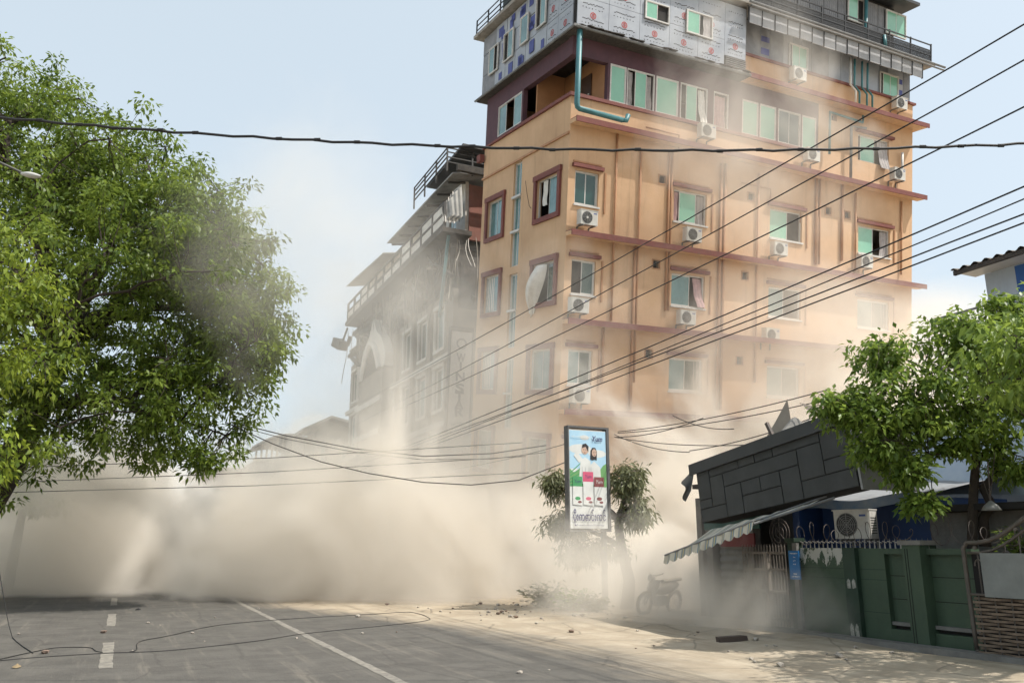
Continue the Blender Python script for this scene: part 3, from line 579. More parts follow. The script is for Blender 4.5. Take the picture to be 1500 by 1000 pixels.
# ------------------------------------------------------------------ air conditioners
ACW = pm('ac white enamel', (0.60, 0.59, 0.55), (0.47, 0.45, 0.41), 0.5, 5, streak=0.25, dust=.3); ACD = pm('ac fan dark', (0.05, 0.05, 0.05), None, 0.6); ACB = pm('ac badge blue', (.06, .1, .3), None, .5)
def make_ac():
    """front faces -y, width along x, origin at the middle of its underside"""
    t = thing('air_conditioner', 'x', 'air conditioner', (0, 0, 0), Matrix(), 'air conditioners on the leaning building')
    b = MB(); W, D_, H_ = .40, .15, .56; c = .03
    pl = [(-W + c, -D_), (W - c, -D_), (W, -D_ + c), (W, D_), (-W, D_), (-W, -D_ + c)]; b.prism([(x, y, 0.0) for x, y in pl], (0, 0, H_)); part('casing', b, ACW, t)
    part('lid', MB().box(-W - .01, W + .01, -D_ - .01, D_ + .01, H_ + .001, H_ + .025), ACW, t)
    part('fan_recess', MB().disc((-.10, -D_ - .002, .28), (0, -1, 0), .235, 28, 0, .004), ACD, t)
    gr = MB()
    for r in (.06, .10, .14, .18, .225): gr.tube([(-.10 + r * math.cos(a * math.pi / 12), -D_ - .014, .28 + r * math.sin(a * math.pi / 12)) for a in range(25)], .0055, 4)
    for a in range(8): gr.bar((-.10, -D_ - .012, .28), (-.10 + .23 * math.cos(a * .785), -D_ - .012, .28 + .23 * math.sin(a * .785)), .008)
    f = part('fan_grille', gr, pm('ac grille', (.3, .3, .29), None, .5) if 'ac grille' not in MATS else MATS['ac grille'], t); part('fan_hub', MB().disc((-.10, -D_ - .008, .28), (0, -1, 0), .045, 16, 0, .014), ACW, f)
    part('badge', MB().box(.19, .33, -D_ - .004, -D_ - .001, .44, .48), ACB, t)
    lv_ = MB()
    for k in range(7): lv_.box(W + .001, W + .004, -.1, .1, .1 + k * .05, .12 + k * .05)
    part('side_louvre', lv_, ACD, t)
    for s_ in (-.27, .27): part('bracket', MB().box(s_ - .02, s_ + .02, -D_ - .02, .34, -.05, -.002).box(s_ - .02, s_ + .02, .30, .34, -.35, -.051), GUTTER, t)
    return t
AC = make_ac(); ACK = kids(AC); first = True
def place_ac(matrix, label, group=True):
    global first
    if first: AC.matrix_world = matrix; AC['label'] = label; first = False; o = AC
    else: o = copy_tree(AC, matrix, label, ACK)
    if not group: del o['group']
    return o
for (px, py, label) in ((861, 330, 'white air conditioner under the topmost red hooded window beside the orange corner'), (848, 458, 'white air conditioner under the half open window one floor below the red ledge corner'),
        (1015, 354, 'white air conditioner under the second window column, just above the second red ledge'), (1006, 475, 'white air conditioner under the window with a pink curtain hanging out'),
        (1142, 374, 'dusty air conditioner below the third window of the row above the second ledge'), (1268, 392, 'dusty air conditioner below the window beside the far edge of the orange wall'),
        (1036, 202, 'air conditioner mounted below the mint green window strip near a white blown curtain'), (1190, 236, 'air conditioner below the end of the mint green strip, under the last mint pane'),
        (1316, 264, 'air conditioner on the orange wall beside the dark grey blowing curtain'), (1170, 118, 'air conditioner on the parapet under a mint window near blue taped boards'),
        (1319, 160, 'air conditioner on the parapet next to the last mint window and teal pipes'), (1130, 500, 'air conditioner fading into dust below the third window column'), (850, 590, 'air conditioner almost lost in dust low on the orange corner')):
    x, z = RF(px, py, -.4); place_ac(LEAN @ Matrix.Translation((x, -.36, z)) @ Matrix.Scale(1.0, 4), label)

# ------------------------------------------------------------------ the wrecked hotel behind
HW = pm('weathered cream render', (0.30, 0.27, 0.225), (0.18, 0.165, 0.14), 0.9, 0.8, 0.3, 12, streak=0.5); HWHITE = pm('hotel white panel', (0.62, 0.60, 0.56), (0.48, 0.46, 0.42), 0.8, 1.5, streak=0.3)
HDK = pm('hotel dark steel', (0.06, 0.058, 0.055), (0.04, 0.038, 0.036), 0.7, 4); HRED = pm('red brown wall', (0.24, 0.10, 0.075), (0.18, 0.08, 0.06), 0.9, 2, streak=0.3); HRUB = pm('broken dark masonry', (0.085, 0.075, 0.065), (0.035, 0.032, 0.03), 0.95, 3, 0.6, 8)
B = thing('wrecked_hotel', 'grey wrecked hotel with hanging debris under its white panelled balcony', 'building', (19.5, 51, 0))
hs = []
for s0 in (41.2, 44.1, 47.1, 58.2, 60.2):
    for z0 in (1.6, 5.2, 8.9, 12.3): hs.append((s0, s0 + 1.5, z0, z0 + 2.3))
for z0 in (1.6, 5.2, 8.9): hs.append((51.2, 52.6, z0, z0 + 2.3)); hs.append((54.4, 55.8, z0, z0 + 2.3))
def pb(n, s, z): return (n, s, z)
def holed_n(n, t, s0, s1, z0, z1, holes):
    mb = holed('L', s0, s1, z0, z1, holes, n, t); return mb
part('wall', holed_n(15, .3, 40, 62.5, 0, 15.3, hs), HW, B)
part('wall', MB().box(15.302, 24, 62.2, 62.5, 0, 18), HW, B); part('wall', MB().box(23.7, 24, 40.3, 62.19, 0, 18), HW, B); part('wall', MB().box(15.302, 24, 40, 40.3, 0, 14.2), HW, B)
part('inner_wall', MB().box(17.2, 17.4, 40.3, 62.1, 0, 18), HRUB, B)
for z in (4.2, 7.9, 11.5, 15.1): part('floor_slab', MB().box(15.31, 23.6, 40.31, 62.1, z - .12, z + .12), HRUB, B)
for i, (s0, s1, z0, z1) in enumerate(hs):
    w = window(B, 'L', s0, s1, z0, z1, [(0, .5, SKYGL), (.5, 1, TEAL if i % 3 else SKYGL)], d=15.1, fw=.07)
    sm = MB(); fb(sm, 'L', s0 - .2, s1 + .2, 14.86, 14.997, z1 + .02, z1 + .22); fb(sm, 'L', s0 - .15, s1 + .15, 14.88, 14.997, z0 - .2, z0 - .02); fb(sm, 'L', s0 - .15, s0 - .01, 14.9, 14.997, z0, z1); fb(sm, 'L', s1 + .01, s1 + .15, 14.9, 14.997, z0, z1); part('surround', sm, HWHITE, w)
for z in (4.25, 7.95, 11.55): part('cornice', MB().box(14.7, 14.997, 39.8, 62.6, z - .14, z + .14), HWHITE, B)
for s0 in (43.3, 46.4, 49.9, 57.4): part('pilaster', MB().box(14.8, 14.997, s0 - .25, s0 + .25, 0, 15.2), HW, B)
# arched gable bay
bay = MB().box(14.2, 14.99, 50.6, 56.6, 0, 12.9); part('bay', bay, HW, B)
gz = []
for k in range(17):
    u = k / 16; s_ = 50.4 + 6.4 * u; gz.append((s_, 13.9 + 2.6 * (1 - abs(2 * u - 1)) + .35 * abs(math.sin(3 * math.pi * u))))
part('gable', MB().prism([(14.25, s_, 13.0) for s_ in (50.4,)] + [(14.25, a, b) for a, b in gz] + [(14.25, 56.8, 13.0)], (.6, 0, 0)), HWHITE, B)
arc = [(51.4 + 4.4 * k / 12, 12.95 + 2.1 * math.sin(math.pi * k / 12)) for k in range(13)]
part('arch', MB().tube([(14.2, a, b) for a, b in arc], .22, 6), HWHITE, B); part('arch_recess', MB().prism([(14.235, a, b) for a, b in arc], (.01, 0, 0)), HRUB, B)
for z0 in (8.6, 4.9, 10.7): part('bay_band', MB().box(14.0, 14.197, 50.4, 56.8, z0, z0 + .35), HWHITE, B)
# broken band under the balcony
jr = random.Random(21)
part('broken_slab', MB().box(14.9, 20, 40.2, 62.2, 17.7, 18.0), HRUB, B)
for k in range(60):
    s_ = jr.uniform(40.3, 61.5); z_ = jr.uniform(15.0, 17.4); a = Vector((jr.uniform(14.1, 16.5), s_, z_)); e = a + Vector((jr.uniform(-.6, .6), jr.uniform(-1.6, 1.6), jr.uniform(-1.5, .9)))
    part('broken_beam', MB().bar(a, e, jr.uniform(.12, .4), jr.uniform(.1, .3)), jr.choice((HRUB, HRUB, HW, HDK)), B)
for k in range(52):
    s_ = jr.uniform(40.1, 61.5); a = Vector((jr.uniform(14.2, 15.2), s_, 17.9)); ln = jr.uniform(.8, 4.2); sw = jr.uniform(-.6, .6)
    if k < 9: a = Vector((jr.uniform(14.5, 16.6), jr.uniform(39.6, 40.1), 18.3))
    part('hanging_strip', MB().sheet(lambda u, v: (a.x + .06 * (u - .5) + .12 * math.sin(4 * v + k), a.y + sw * v * v + .06 * u, a.z - ln * v), 1, 8), jr.choice((HWHITE, HW, HDK)), B)
for k in range(7): part('column', MB().box(15.5, 15.9, 41 + k * 3.4, 41.4 + k * 3.4, 15.1, 17.7), HRUB, B)
part('broken_prop', MB().bar((14.3, 40.2, 13.6), (14.4, 39.3, 18.0), .14), TEALP, B)
part('side_recess', MB().box(15.31, 23.6, 40.31, 40.5, 14.2, 18.0), HRUB, B)
# top storey, balcony, roofs
part('balcony_slab', MB().box(13.9, 15.6, 38.9, 60.6, 18.02, 18.28), HRUB, B)
n_ = 11; L0, L1 = 39.0, 60.4
for k in range(n_ + 1):
    s_ = L0 + (L1 - L0) * k / n_; part('balcony_post', MB().box(13.98, 14.12, s_ - .07, s_ + .07, 18.282, 19.75), HDK, B)
for z in (18.42, 19.05, 19.68): part('balcony_rail', MB().box(13.99, 14.11, L0 + .072, L1 - .072, z, z + .12), HDK, B)
for k in range(n_):
    if k in (6,): continue
    s0 = L0 + (L1 - L0) * k / n_ + .12; s1 = L0 + (L1 - L0) * (k + 1) / n_ - .12
    part('balcony_panel', MB().box(14.03, 14.07, s0, s1, 18.56, 19.03), HWHITE, B)
    if k in (0, 1, 3, 8): part('balcony_panel', MB().box(14.03, 14.07, s0, s1, 19.19, 19.66), HWHITE, B)
tw = [(41.4, 42.6, 19.3, 21.0), (43.2, 45.6, 19.2, 21.3), (47.0, 48.2, 19.2, 21.0), (49.2, 50.2, 19.2, 21.0), (53.6, 54.6, 19.2, 20.9), (55.6, 56.6, 19.2, 20.9), (58.4, 59.6, 19.2, 20.9)]
part('top_wall', holed_n(15.62, .2, 40.0, 61.5, 18.3, 21.7, tw), HWHITE, B); part('top_wall', MB().box(15.822, 24, 39.9, 40.1, 18.2, 21.5), HRED, B); part('top_wall', MB().box(15.822, 24, 61.3, 61.5, 18.2, 21.5), HWHITE, B)
part('inner_wall', MB().box(17.4, 17.6, 40.2, 61.2, 18.3, 21.6), HRUB, B)
for i, h in enumerate(tw):
    w = window(B, 'L', *h, [(0, .5, SKYGL), (.5, 1, SKYGL)], d=15.66, fw=.08, fm=HDK)
    if i == 1:
        for q in (1, 2, 3): part('mullion', fb(MB(), 'L', h[0] + .6 * q - .04, h[0] + .6 * q + .04, 15.6, 15.655, h[2], h[3]), HDK, w)
        part('transom', fb(MB(), 'L', h[0], h[1], 15.56, 15.598, 20.1, 20.2), HDK, w)
ROOFS = pm('thin grey roof sheet', (0.30, 0.30, 0.29), (0.18, 0.18, 0.175), 0.7, 2, streak=0.3)
def eave(s0, s1, z0, z1, dn):
    mb = MB(); mb.hexa([(14.25 + dn * .4, s0, z0), (20, s0, z0 + 1.0), (20, s1, z1 + 1.0), (14.25 + dn * .4, s1, z1), (14.25 + dn * .4, s0, z0 + .09), (20, s0, z0 + 1.1), (20, s1, z1 + 1.1), (14.25 + dn * .4, s1, z1 + .09)]); return part('roof', mb, ROOFS, B)
r1 = eave(39.0, 51.6, 21.5, 21.75, .5); eave(52.2, 62.8, 21.2, 21.9, .3)
for k in range(7): part('rafter', MB().bar((14.55, 40 + k * 1.8, 21.42), (15.6, 40 + k * 1.8, 21.6), .08, .12), HDK, r1)
part('roof_slab', MB().box(15.0, 24, 38.9, 45, 23.25, 23.4), HDK, B)
part('roof_edge', MB().box(14.6, 24, 38.6, 38.85, 21.6, 21.95), HRUB, B)
rl = MB(); c = [(14.2, 45.0), (14.2, 39.2), (17.2, 39.2)]
for z in (22.25, 22.55, 22.85, 23.1):
    for p, q in zip(c, c[1:]): rl.bar((*p, z), (*q, z), .06)
for p in ((14.2, 45), (14.2, 43), (14.2, 41), (14.2, 39.2), (15.7, 39.2), (17.2, 39.2)): rl.box(p[0] - .04, p[0] + .04, p[1] - .04, p[1] + .04, 21.7, 23.12)
part('roof_railing', rl, HDK, B)
# torn sheets at the near end of the balcony
for k in range(6): part('torn_sheet', MB().sheet(lambda u, v: (13.9 + .12 * k + .5 * u, 38.8 + .3 * v + .1 * math.sin(5 * u), 18.5 + 1.0 * v + .5 * u + .2 * k * v), 4, 4), HWHITE if k % 2 else ROOFS, B)
place_ac(ROAD @ Matrix.Translation((15.3, 40.6, 19.9)) @ Matrix.Rotation(R_(-90), 4, 'Z'), 'pale air conditioner hanging by the end of the wrecked hotel balcony', False)
# floodlight box on the far end
fl = thing('floodlight', 'grey box floodlight hanging off the far end of the hotel balcony', 'floodlight', (14.0, 61.4, 17.2)); part('housing', MB().bar((14.0, 61.3, 16.6), (13.7, 62.3, 17.1), .8, .7), HDK, fl); part('bracket', MB().bar((14.1, 60.6, 17.9), (14.0, 61.4, 17.1), .12), HDK, fl)
# ------------------------------------------------------------------ text helper and the vertical hotel sign
def text_mesh(txt, size, width=None, font=None, shear=0.0, bold=0.0):
    cu = bpy.data.curves.new('t', 'FONT'); cu.body = txt; cu.size = size; cu.align_x = 'CENTER'; cu.align_y = 'CENTER'; cu.shear = shear; cu.offset = bold; cu.extrude = 0.004; cu.resolution_u = 3
    o = bpy.data.objects.new('t', cu); COL.objects.link(o); dg = bpy.context.evaluated_depsgraph_get(); dg.update()
    me = bpy.data.meshes.new_from_object(o.evaluated_get(dg)); bpy.data.objects.remove(o); bpy.data.curves.remove(cu)
    vs = np.array([v.co[:] for v in me.vertices]) if len(me.vertices) else np.zeros((0, 3)); fs = [tuple(p.vertices) for p in me.polygons]
    if len(vs) and width: w = vs[:, 0].max() - vs[:, 0].min(); vs[:, 0] *= width / w
    return vs, fs
def put_text(mb, txt, size, fn, width=None, shear=0.0, bold=0.0):
    vs, fs = text_mesh(txt, size, width, None, shear, bold); mb.add([fn(*v) for v in vs], fs); return mb
SGW = pm('hotel sign white', (0.62, 0.61, 0.58), (0.5, 0.49, 0.46), 0.5, 1.5, streak=.25); SGB = pm('hotel sign letters', (0.08, 0.09, 0.11), None, 0.6)
S_ = 38.6; n0, n1 = SP(656, 560, S_)[0], SP(687, 560, S_)[0]; z1, z0 = SP(672, 485, S_)[1], SP(672, 634, S_)[1]; nc = (n0 + n1) / 2
sg = thing('hotel_sign', 'tall white vertical hotel sign with dark letters hanging beside the wrecked hotel', 'sign', (nc, S_, z0))
tilt = lambda z: (z - z0) * 0.03
def sgbox(mb, a0, a1, s0, s1, b0, b1): return mb.hexa([(a0 + tilt(b0), s0, b0), (a1 + tilt(b0), s0, b0), (a1 + tilt(b0), s1, b0), (a0 + tilt(b0), s1, b0), (a0 + tilt(b1), s0, b1), (a1 + tilt(b1), s0, b1), (a1 + tilt(b1), s1, b1), (a0 + tilt(b1), s1, b1)])
part('panel', sgbox(MB(), n0, n1, S_, S_ + .25, z0, z1), SGW, sg)
fr = MB(); sgbox(fr, n0 - .06, n0 - .002, S_ - .03, S_ + .28, z0, z1); sgbox(fr, n1 + .002, n1 + .06, S_ - .03, S_ + .28, z0, z1); sgbox(fr, n0 - .06, n1 + .06, S_ - .03, S_ + .28, z1 + .002, z1 + .25); sgbox(fr, n0 - .06, n1 + .06, S_ - .03, S_ + .28, z0 - .1, z0 - .002)
part('frame', fr, HDK, sg)
for k, ch in enumerate('WINSTAR'):
    zz = SP(672, (524, 537, 552, 569, 581, 593, 604)[k], S_)[1]; mb = MB(); put_text(mb, ch, .62, lambda x, y, z: (nc + x + tilt(zz), S_ - .012 - z, zz + y), .5 if ch != 'I' else .12, bold=.02); part('letter', mb, SGB, sg)
zz = SP(672, 622, S_)[1]; mb = MB(); put_text(mb, 'HOTEL', .32, lambda x, y, z: (nc + x + tilt(zz), S_ - .012 - z, zz + y), .75, bold=.01); part('lettering', mb, SGB, sg)
mb = MB(); zz = SP(672, 503, S_)[1]; mb.disc((nc + tilt(zz), S_ - .02, zz), (0, -1, 0), .3, 20, .2, .01); part('emblem', mb, SGB, sg)
for zz in (z0 + .4, z1 - .3): part('bracket', MB().bar((n1, S_ + .1, zz), (n1 + 1.2, 40.0, zz), .1), HDK, sg)
# ------------------------------------------------------------------ far buildings down the street
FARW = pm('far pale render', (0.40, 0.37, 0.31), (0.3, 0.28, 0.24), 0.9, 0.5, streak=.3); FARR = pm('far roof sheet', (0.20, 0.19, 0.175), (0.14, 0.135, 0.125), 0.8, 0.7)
def far_house(name, label, px0, px1, py_top, py_eave, s0, roof, depth=12, wall=None, ends=0):
    """gable end towards the camera: width along n, length along s"""
    n0, ze = SP(px0, py_eave, s0); n1, _ = SP(px1, py_eave, s0); zt = SP((px0 + px1) / 2, py_top, s0)[1]; w_ = n1 - n0
    t = thing(name, label, 'building', ((n0 + n1) / 2, s0 + depth / 2, 0)); hh = []; m = max(2, int(w_ / 2.6))
    for k in range(m):
        for z in (ze - 2.6, ze - 6.0): hh.append((n0 + w_ * (k + .25) / m, n0 + w_ * (k + .75) / m, z, z + 1.7))
    part('wall', holed('R', n0, n1, 0, ze, hh, s0, .3), wall or FARW, t); part('wall', MB().box(n0, n0 + .3, s0 + .302, s0 + depth, 0, ze), wall or FARW, t); part('inner_wall', MB().box(n0 + .3, n1, s0 + 2.5, s0 + 2.7, 0, ze), HRUB, t)
    for h in hh: window(t, 'R', *h, [(0, .5, SKYGL), (.5, 1, TEAL)], d=s0 + .1, fw=.12)
    mb = MB()
    if roof == 'barrel':
        prof = [(n0 - .5 + (w_ + 1) * k / 16, ze + (zt - ze) * math.sin(math.pi * (.12 + .82 * k / 16)) ** .9) for k in range(17)]
        mb.sheet(lambda u, v: (prof[round(u * 16)][0], s0 - .6 + (depth + 1) * v, prof[round(u * 16)][1]), 16, 2); r = part('roof', mb, FARR, t, True)
        part('eave_rail', MB().tube([(a, s0 - .62, b - .05) for a, b in prof], .12, 5), HDK, r); part('tie_beam', MB().box(n0 - .3, n1 + .3, s0 - .1, s0 + .1, ze - .2, ze + .05), FARW, r)
        for k in range(1, 16): part('gable_bar', MB().bar((prof[k][0], s0, ze), (prof[k][0], s0, prof[k][1] - .05), .14), FARW, r)
        part('gable_sheet', MB().prism([(a, s0 + .8, b - .15) for a, b in prof[7:]] + [(prof[-1][0], s0 + .8, ze), (prof[7][0], s0 + .8, ze)], (0, .05, 0)), FARR, r)
    else:
        nm = n0 + w_ * .3; mb.prism([(n0 - 1.2, s0 - 1, ze - .1), (nm, s0 - 1, zt), (n1 + 1.2, s0 - 1, ze + .3), (n1 + 1.2, s0 - 1, ze + .5), (nm, s0 - 1, zt + .2), (n0 - 1.2, s0 - 1, ze + .1)], (0, depth, 0)); part('roof', mb, FARR, t)
        part('gable_wall', MB().prism([(n0, s0, ze), (n1, s0, ze), (n1, s0, ze + .28), (nm, s0, zt - .1)], (0, .2, 0)), wall or FARW, t)
    return t
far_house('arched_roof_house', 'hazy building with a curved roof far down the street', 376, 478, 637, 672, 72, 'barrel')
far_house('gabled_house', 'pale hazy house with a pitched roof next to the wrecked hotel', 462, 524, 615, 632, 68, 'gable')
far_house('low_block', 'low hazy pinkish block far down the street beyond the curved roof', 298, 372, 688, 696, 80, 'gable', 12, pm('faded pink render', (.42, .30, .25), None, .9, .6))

# ------------------------------------------------------------------ green wall with pillars, panels and spikes
GREEN = pm('dark green paint', (0.045, 0.078, 0.046), (0.034, 0.06, 0.036), 0.6, 1.6, 0.2, 18, streak=0.35); GREEND = pm('darker green paint', (0.016, 0.040, 0.024), (0.012, 0.03, 0.018), 0.6, 3, streak=.3)
def peel_mat():
    m = pm('peeling green paint', (0.045, 0.078, 0.046), (0.034, 0.06, 0.036), 0.65, 1.6, 0.2, 18); nt = m.node_tree; L = nt.links.new; b = nt.nodes['Principled BSDF']; old = b.inputs['Base Color'].links[0].from_socket
    tc = nt.nodes.new('ShaderNodeTexCoord'); mp = nt.nodes.new('ShaderNodeMapping'); mp.inputs['Scale'].default_value = (1, 1.6, .7); L(tc.outputs['Object'], mp.inputs[0]); nz = nt.nodes.new('ShaderNodeTexNoise'); nz.inputs['Scale'].default_value = 4.0; nz.inputs['Detail'].default_value = 9; nz.inputs['Roughness'].default_value = .72; L(mp.outputs[0], nz.inputs['Vector'])
    sp = nt.nodes.new('ShaderNodeSeparateXYZ'); L(tc.outputs['Object'], sp.inputs[0])
    hz = nt.nodes.new('ShaderNodeMapRange'); hz.inputs[1].default_value = 1.05; hz.inputs[2].default_value = 1.5; hz.inputs[3].default_value = -.22; hz.inputs[4].default_value = .03; L(sp.outputs[2], hz.inputs[0])
    ad = nt.nodes.new('ShaderNodeMath'); ad.operation = 'ADD'; L(nz.outputs['Fac'], ad.inputs[0]); L(hz.outputs[0], ad.inputs[1])
    gt = nt.nodes.new('ShaderNodeMath'); gt.operation = 'GREATER_THAN'; gt.inputs[1].default_value = .52; L(ad.outputs[0], gt.inputs[0])
    mx = nt.nodes.new('ShaderNodeMix'); mx.data_type = 'RGBA'; L(gt.outputs[0], mx.inputs[0]); L(old, mx.inputs[6]); mx.inputs[7].default_value = (.42, .42, .38, 1); L(mx.outputs[2], b.inputs['Base Color']); return m
PEEL = peel_mat(); CEM2 = pm('weathered paper', (.38, .37, .34), (.12, .14, .11), .9, 14); CEM = pm('grey cement', (0.20, 0.195, 0.18), (0.13, 0.125, 0.115), 0.9, 3, .4, 20, streak=.3); SPK = pm('rusty steel', (0.11, 0.085, 0.07), (0.06, 0.05, 0.045), 0.7, 9)
NW = 12.6
GW = thing('green_wall', 'dark green painted wall with pillars and sunken panels beside the verge', 'wall', (NW, 11.5, 0))
pk = {k: NP(px, 880, NW)[0] for k, px in dict(a=1171, b=1246, c=1264, d=1302, e=1338, f=1364, g=1432).items()}; HT = 1.68
def wbox(mb, sa, sb, n0, n1, z0, z1): return mb.box(n0, n1, min(sa, sb), max(sa, sb), z0, z1)
part('wall_section', wbox(MB(), pk['a'], pk['b'] + .002, NW, NW + .2, 0, HT), PEEL, GW)
part('pillar', wbox(MB(), pk['b'], pk['c'], NW - .10, NW + .26, 0, HT + .01), GREEND, GW)
sa, sb = pk['c'] - .002, pk['d']; part('wall_section', wbox(MB(), sa, sb, NW, NW + .2, 0, HT), GREEN, GW)
def sunk(sa, sb):
    o = part('sunken_panel', wbox(MB(), sa, sb, NW + .10, NW + .2, .42, 1.58), GREEN, GW)
    part('panel_sill', wbox(MB(), sa, sb, NW + .03, NW + .2, .36, .418), CEM, GW); part('drain_slot', wbox(MB(), sa, sb, NW + .12, NW + .2, .30, .358), DARK, GW)
    part('wall_base', wbox(MB(), sa, sb, NW + .0, NW + .2, 0, .298), GREEN, GW); part('wall_head', wbox(MB(), sa, sb, NW, NW + .2, 1.582, HT), GREEN, GW)
    for z in (.8, 1.2): part('groove', wbox(MB(), sa - .01, sb + .01, NW + .094, NW + .101, z, z + .012), DARK, o)
sunk(sb - .002, pk['e'] + .002)
part('pillar', wbox(MB(), pk['e'], pk['f'], NW - .14, NW + .28, 0, HT + .06), GREEN, GW); part('pillar_cap', wbox(MB(), pk['e'] + .06, pk['f'] - .06, NW - .18, NW + .32, HT + .062, HT + .14), CEM, GW)
for off in (.05, .1): part('pillar_groove', wbox(MB(), pk['e'] - off - .01, pk['e'] - off, NW - .147, NW - .141, .02, HT), DARK, GW)
sunk(pk['f'] - .002, pk['g'])
for z in (.55, 1.12, 1.3): part('groove', wbox(MB(), pk['a'], pk['d'], NW - .004, NW - .001, z, z + .012), GREEND, GW)
part('kerb', MB().box(NW - .42, NW - .12, 8.0, 14.6, 0.0, .11), CEM, GW)
for sg_, z, h in ((pk['b'] - .12, .95, .2), (pk['b'] - .1, .06, .3)):
    for k in range(2): part('torn_notice', MB().prism([(NW - .106, sg_ - .02 - k * .12, z + .02 * k), (NW - .106, sg_ + .06 - k * .12, z), (NW - .106, sg_ + .07 - k * .12, z + h * .6), (NW - .106, sg_ + .03 - k * .12, z + h * .9), (NW - .106, sg_ - .01 - k * .12, z + h * .75)], (.004, 0, 0)), CEM2, GW)
sr = MB(); s_ = pk['a'] - .1
while s_ > pk['f']:
    sr.add([(NW + .1, s_ - .02, HT), (NW + .1, s_ + .02, HT), (NW + .12, s_, HT), (NW + .1, s_, HT + .19)], [(0, 1, 3), (1, 2, 3), (2, 0, 3)]); sr.bar((NW + .1, s_ - .05, HT + .1), (NW + .1, s_ + .05, HT + .13), .012); s_ -= .115
part('spike_row', sr, pm('pale spike steel', (.3, .29, .27), None, .6), GW, kind='stuff')
jw = random.Random(31)
for nm, s0, s1, lab in (('razor_wire', pk['a'] + .1, pk['e'], 'coil of rusty razor wire along the top of the green wall'), ('razor_wire', pk['f'], 8.2, 'tangled razor wire coil above the woven gate beside the tree trunks')):
    t = thing(nm, lab, 'wire', (NW + .2, (s0 + s1) / 2, HT)); pts = []; m = int(abs(s1 - s0) / .02)
    for k in range(m): a = k * .42 + .5 * math.sin(k * .11); pts.append((NW + .22 + .15 * math.cos(a) + .05 * math.sin(k * .05), s0 + (s1 - s0) * k / m + .05 * math.sin(a * .37), HT + .24 + (.17 + .06 * math.sin(k * .083)) * math.sin(a) + .05 * math.sin(k * .07)))
    mb = MB().tube(pts, .006, 4)
    part('coil', mb, SPK, t); bl = MB()
    for k in range(0, m, 4): p = Vector(pts[k]); bl.bar(p - Vector((0, .012, .02)), p + Vector((0, .012, .02)), .006)
    part('barb', bl, SPK, t, kind='stuff')
# ------------------------------------------------------------------ woven gate
WOV = pm('woven rattan strip', (0.20, 0.145, 0.10), (0.12, 0.088, 0.062), 0.7, 12, .3, 60); GFR = pm('bronze steel tube', (0.10, 0.085, 0.072), (0.07, 0.06, 0.05), 0.5, 6); SHT = pm('grey sheet metal', (0.20, 0.215, 0.205), (0.15, 0.16, 0.155), 0.5, 2.5, .2, 9, streak=.25)
NG = NW - .2; sl = NP(1421, 870, NG)[0]; sr_ = 6.9
WG = thing('woven_gate', 'brown woven strip gate with a bronze tube frame and grey metal sheet', 'gate', (NG, (sl + sr_) / 2, 0))
def arch_z(s, off=0): u = max(0.0, min(1.0, (sl - .25 - s) / (sl - .25 - 7.6))); return 1.78 + off + .62 * (u * u * (3 - 2 * u))
rim = [(NG, sl, .14), (NG, sl + .01, .5), (NG, sl + .02, 1.70), (NG, sl - .06, 1.78)] + [(NG, s, arch_z(s)) for s in np.linspace(sl - .25, 7.0, 12)]
part('frame', MB().tube(rim, .035, 8), GFR, WG, True); part('frame', MB().tube([(NG, sl, .14), (NG, sl - .08, .06), (NG, sr_, .06)], .035, 8), GFR, WG, True)
part('arch_rail', MB().tube([(NG, s, arch_z(s, -.16)) for s in np.linspace(sl - .05, 7.0, 12)], .022, 6), GFR, WG, True)
part('middle_rail', MB().tube([(NG, sl, .98), (NG, sr_, .98)], .02, 6), GFR, WG)
for k in range(11):
    s = sl - .22 - k * .24; part('bar', MB().tube([(NG, s, .98), (NG, s, arch_z(s, -.16))], .012, 5), GFR, WG)
    if k % 2 == 0: part('hoop', MB().tube([(NG, s - .07 * math.cos(a), arch_z(s, -.36) + .1 * math.sin(a)) for a in np.linspace(0, math.pi, 9)], .012, 5), GFR, WG)
    if k % 3 == 0: part('knob', MB().disc((NG - .03, s, arch_z(s, -.08)), (-1, 0, 0), .03, 10, 0, .03), GFR, WG)
part('metal_sheet', MB().box(NG - .06, NG - .045, sr_, sl - .30, .955, 1.62), SHT, WG)
st = [sl - .14 - k * .27 for k in range(10)]
for s in st: part('stake', MB().tube([(NG + .01, s, .07), (NG + .01, s, .96)], .012, 5), GFR, WG)
for r in range(16):
    z = .10 + r * .0535
    fn = lambda u, v: (NG - .005 + -.045 * math.cos(math.pi * ((sl - .05 - (sl - .05 - sr_) * u - st[0]) / .27 + r)), sl - .05 - (sl - .05 - sr_) * u, z + .037 * v)
    part('slat', MB().sheet(fn, 60, 1), WOV, WG)
part('backing', MB().box(NG + .12, NG + .14, sr_, sl - .02, .04, 1.6), DARK, WG)
part('bottom_rail', MB().box(NG - .03, NG + .05, sr_, sl - .1, .0, .04), GFR, WG)
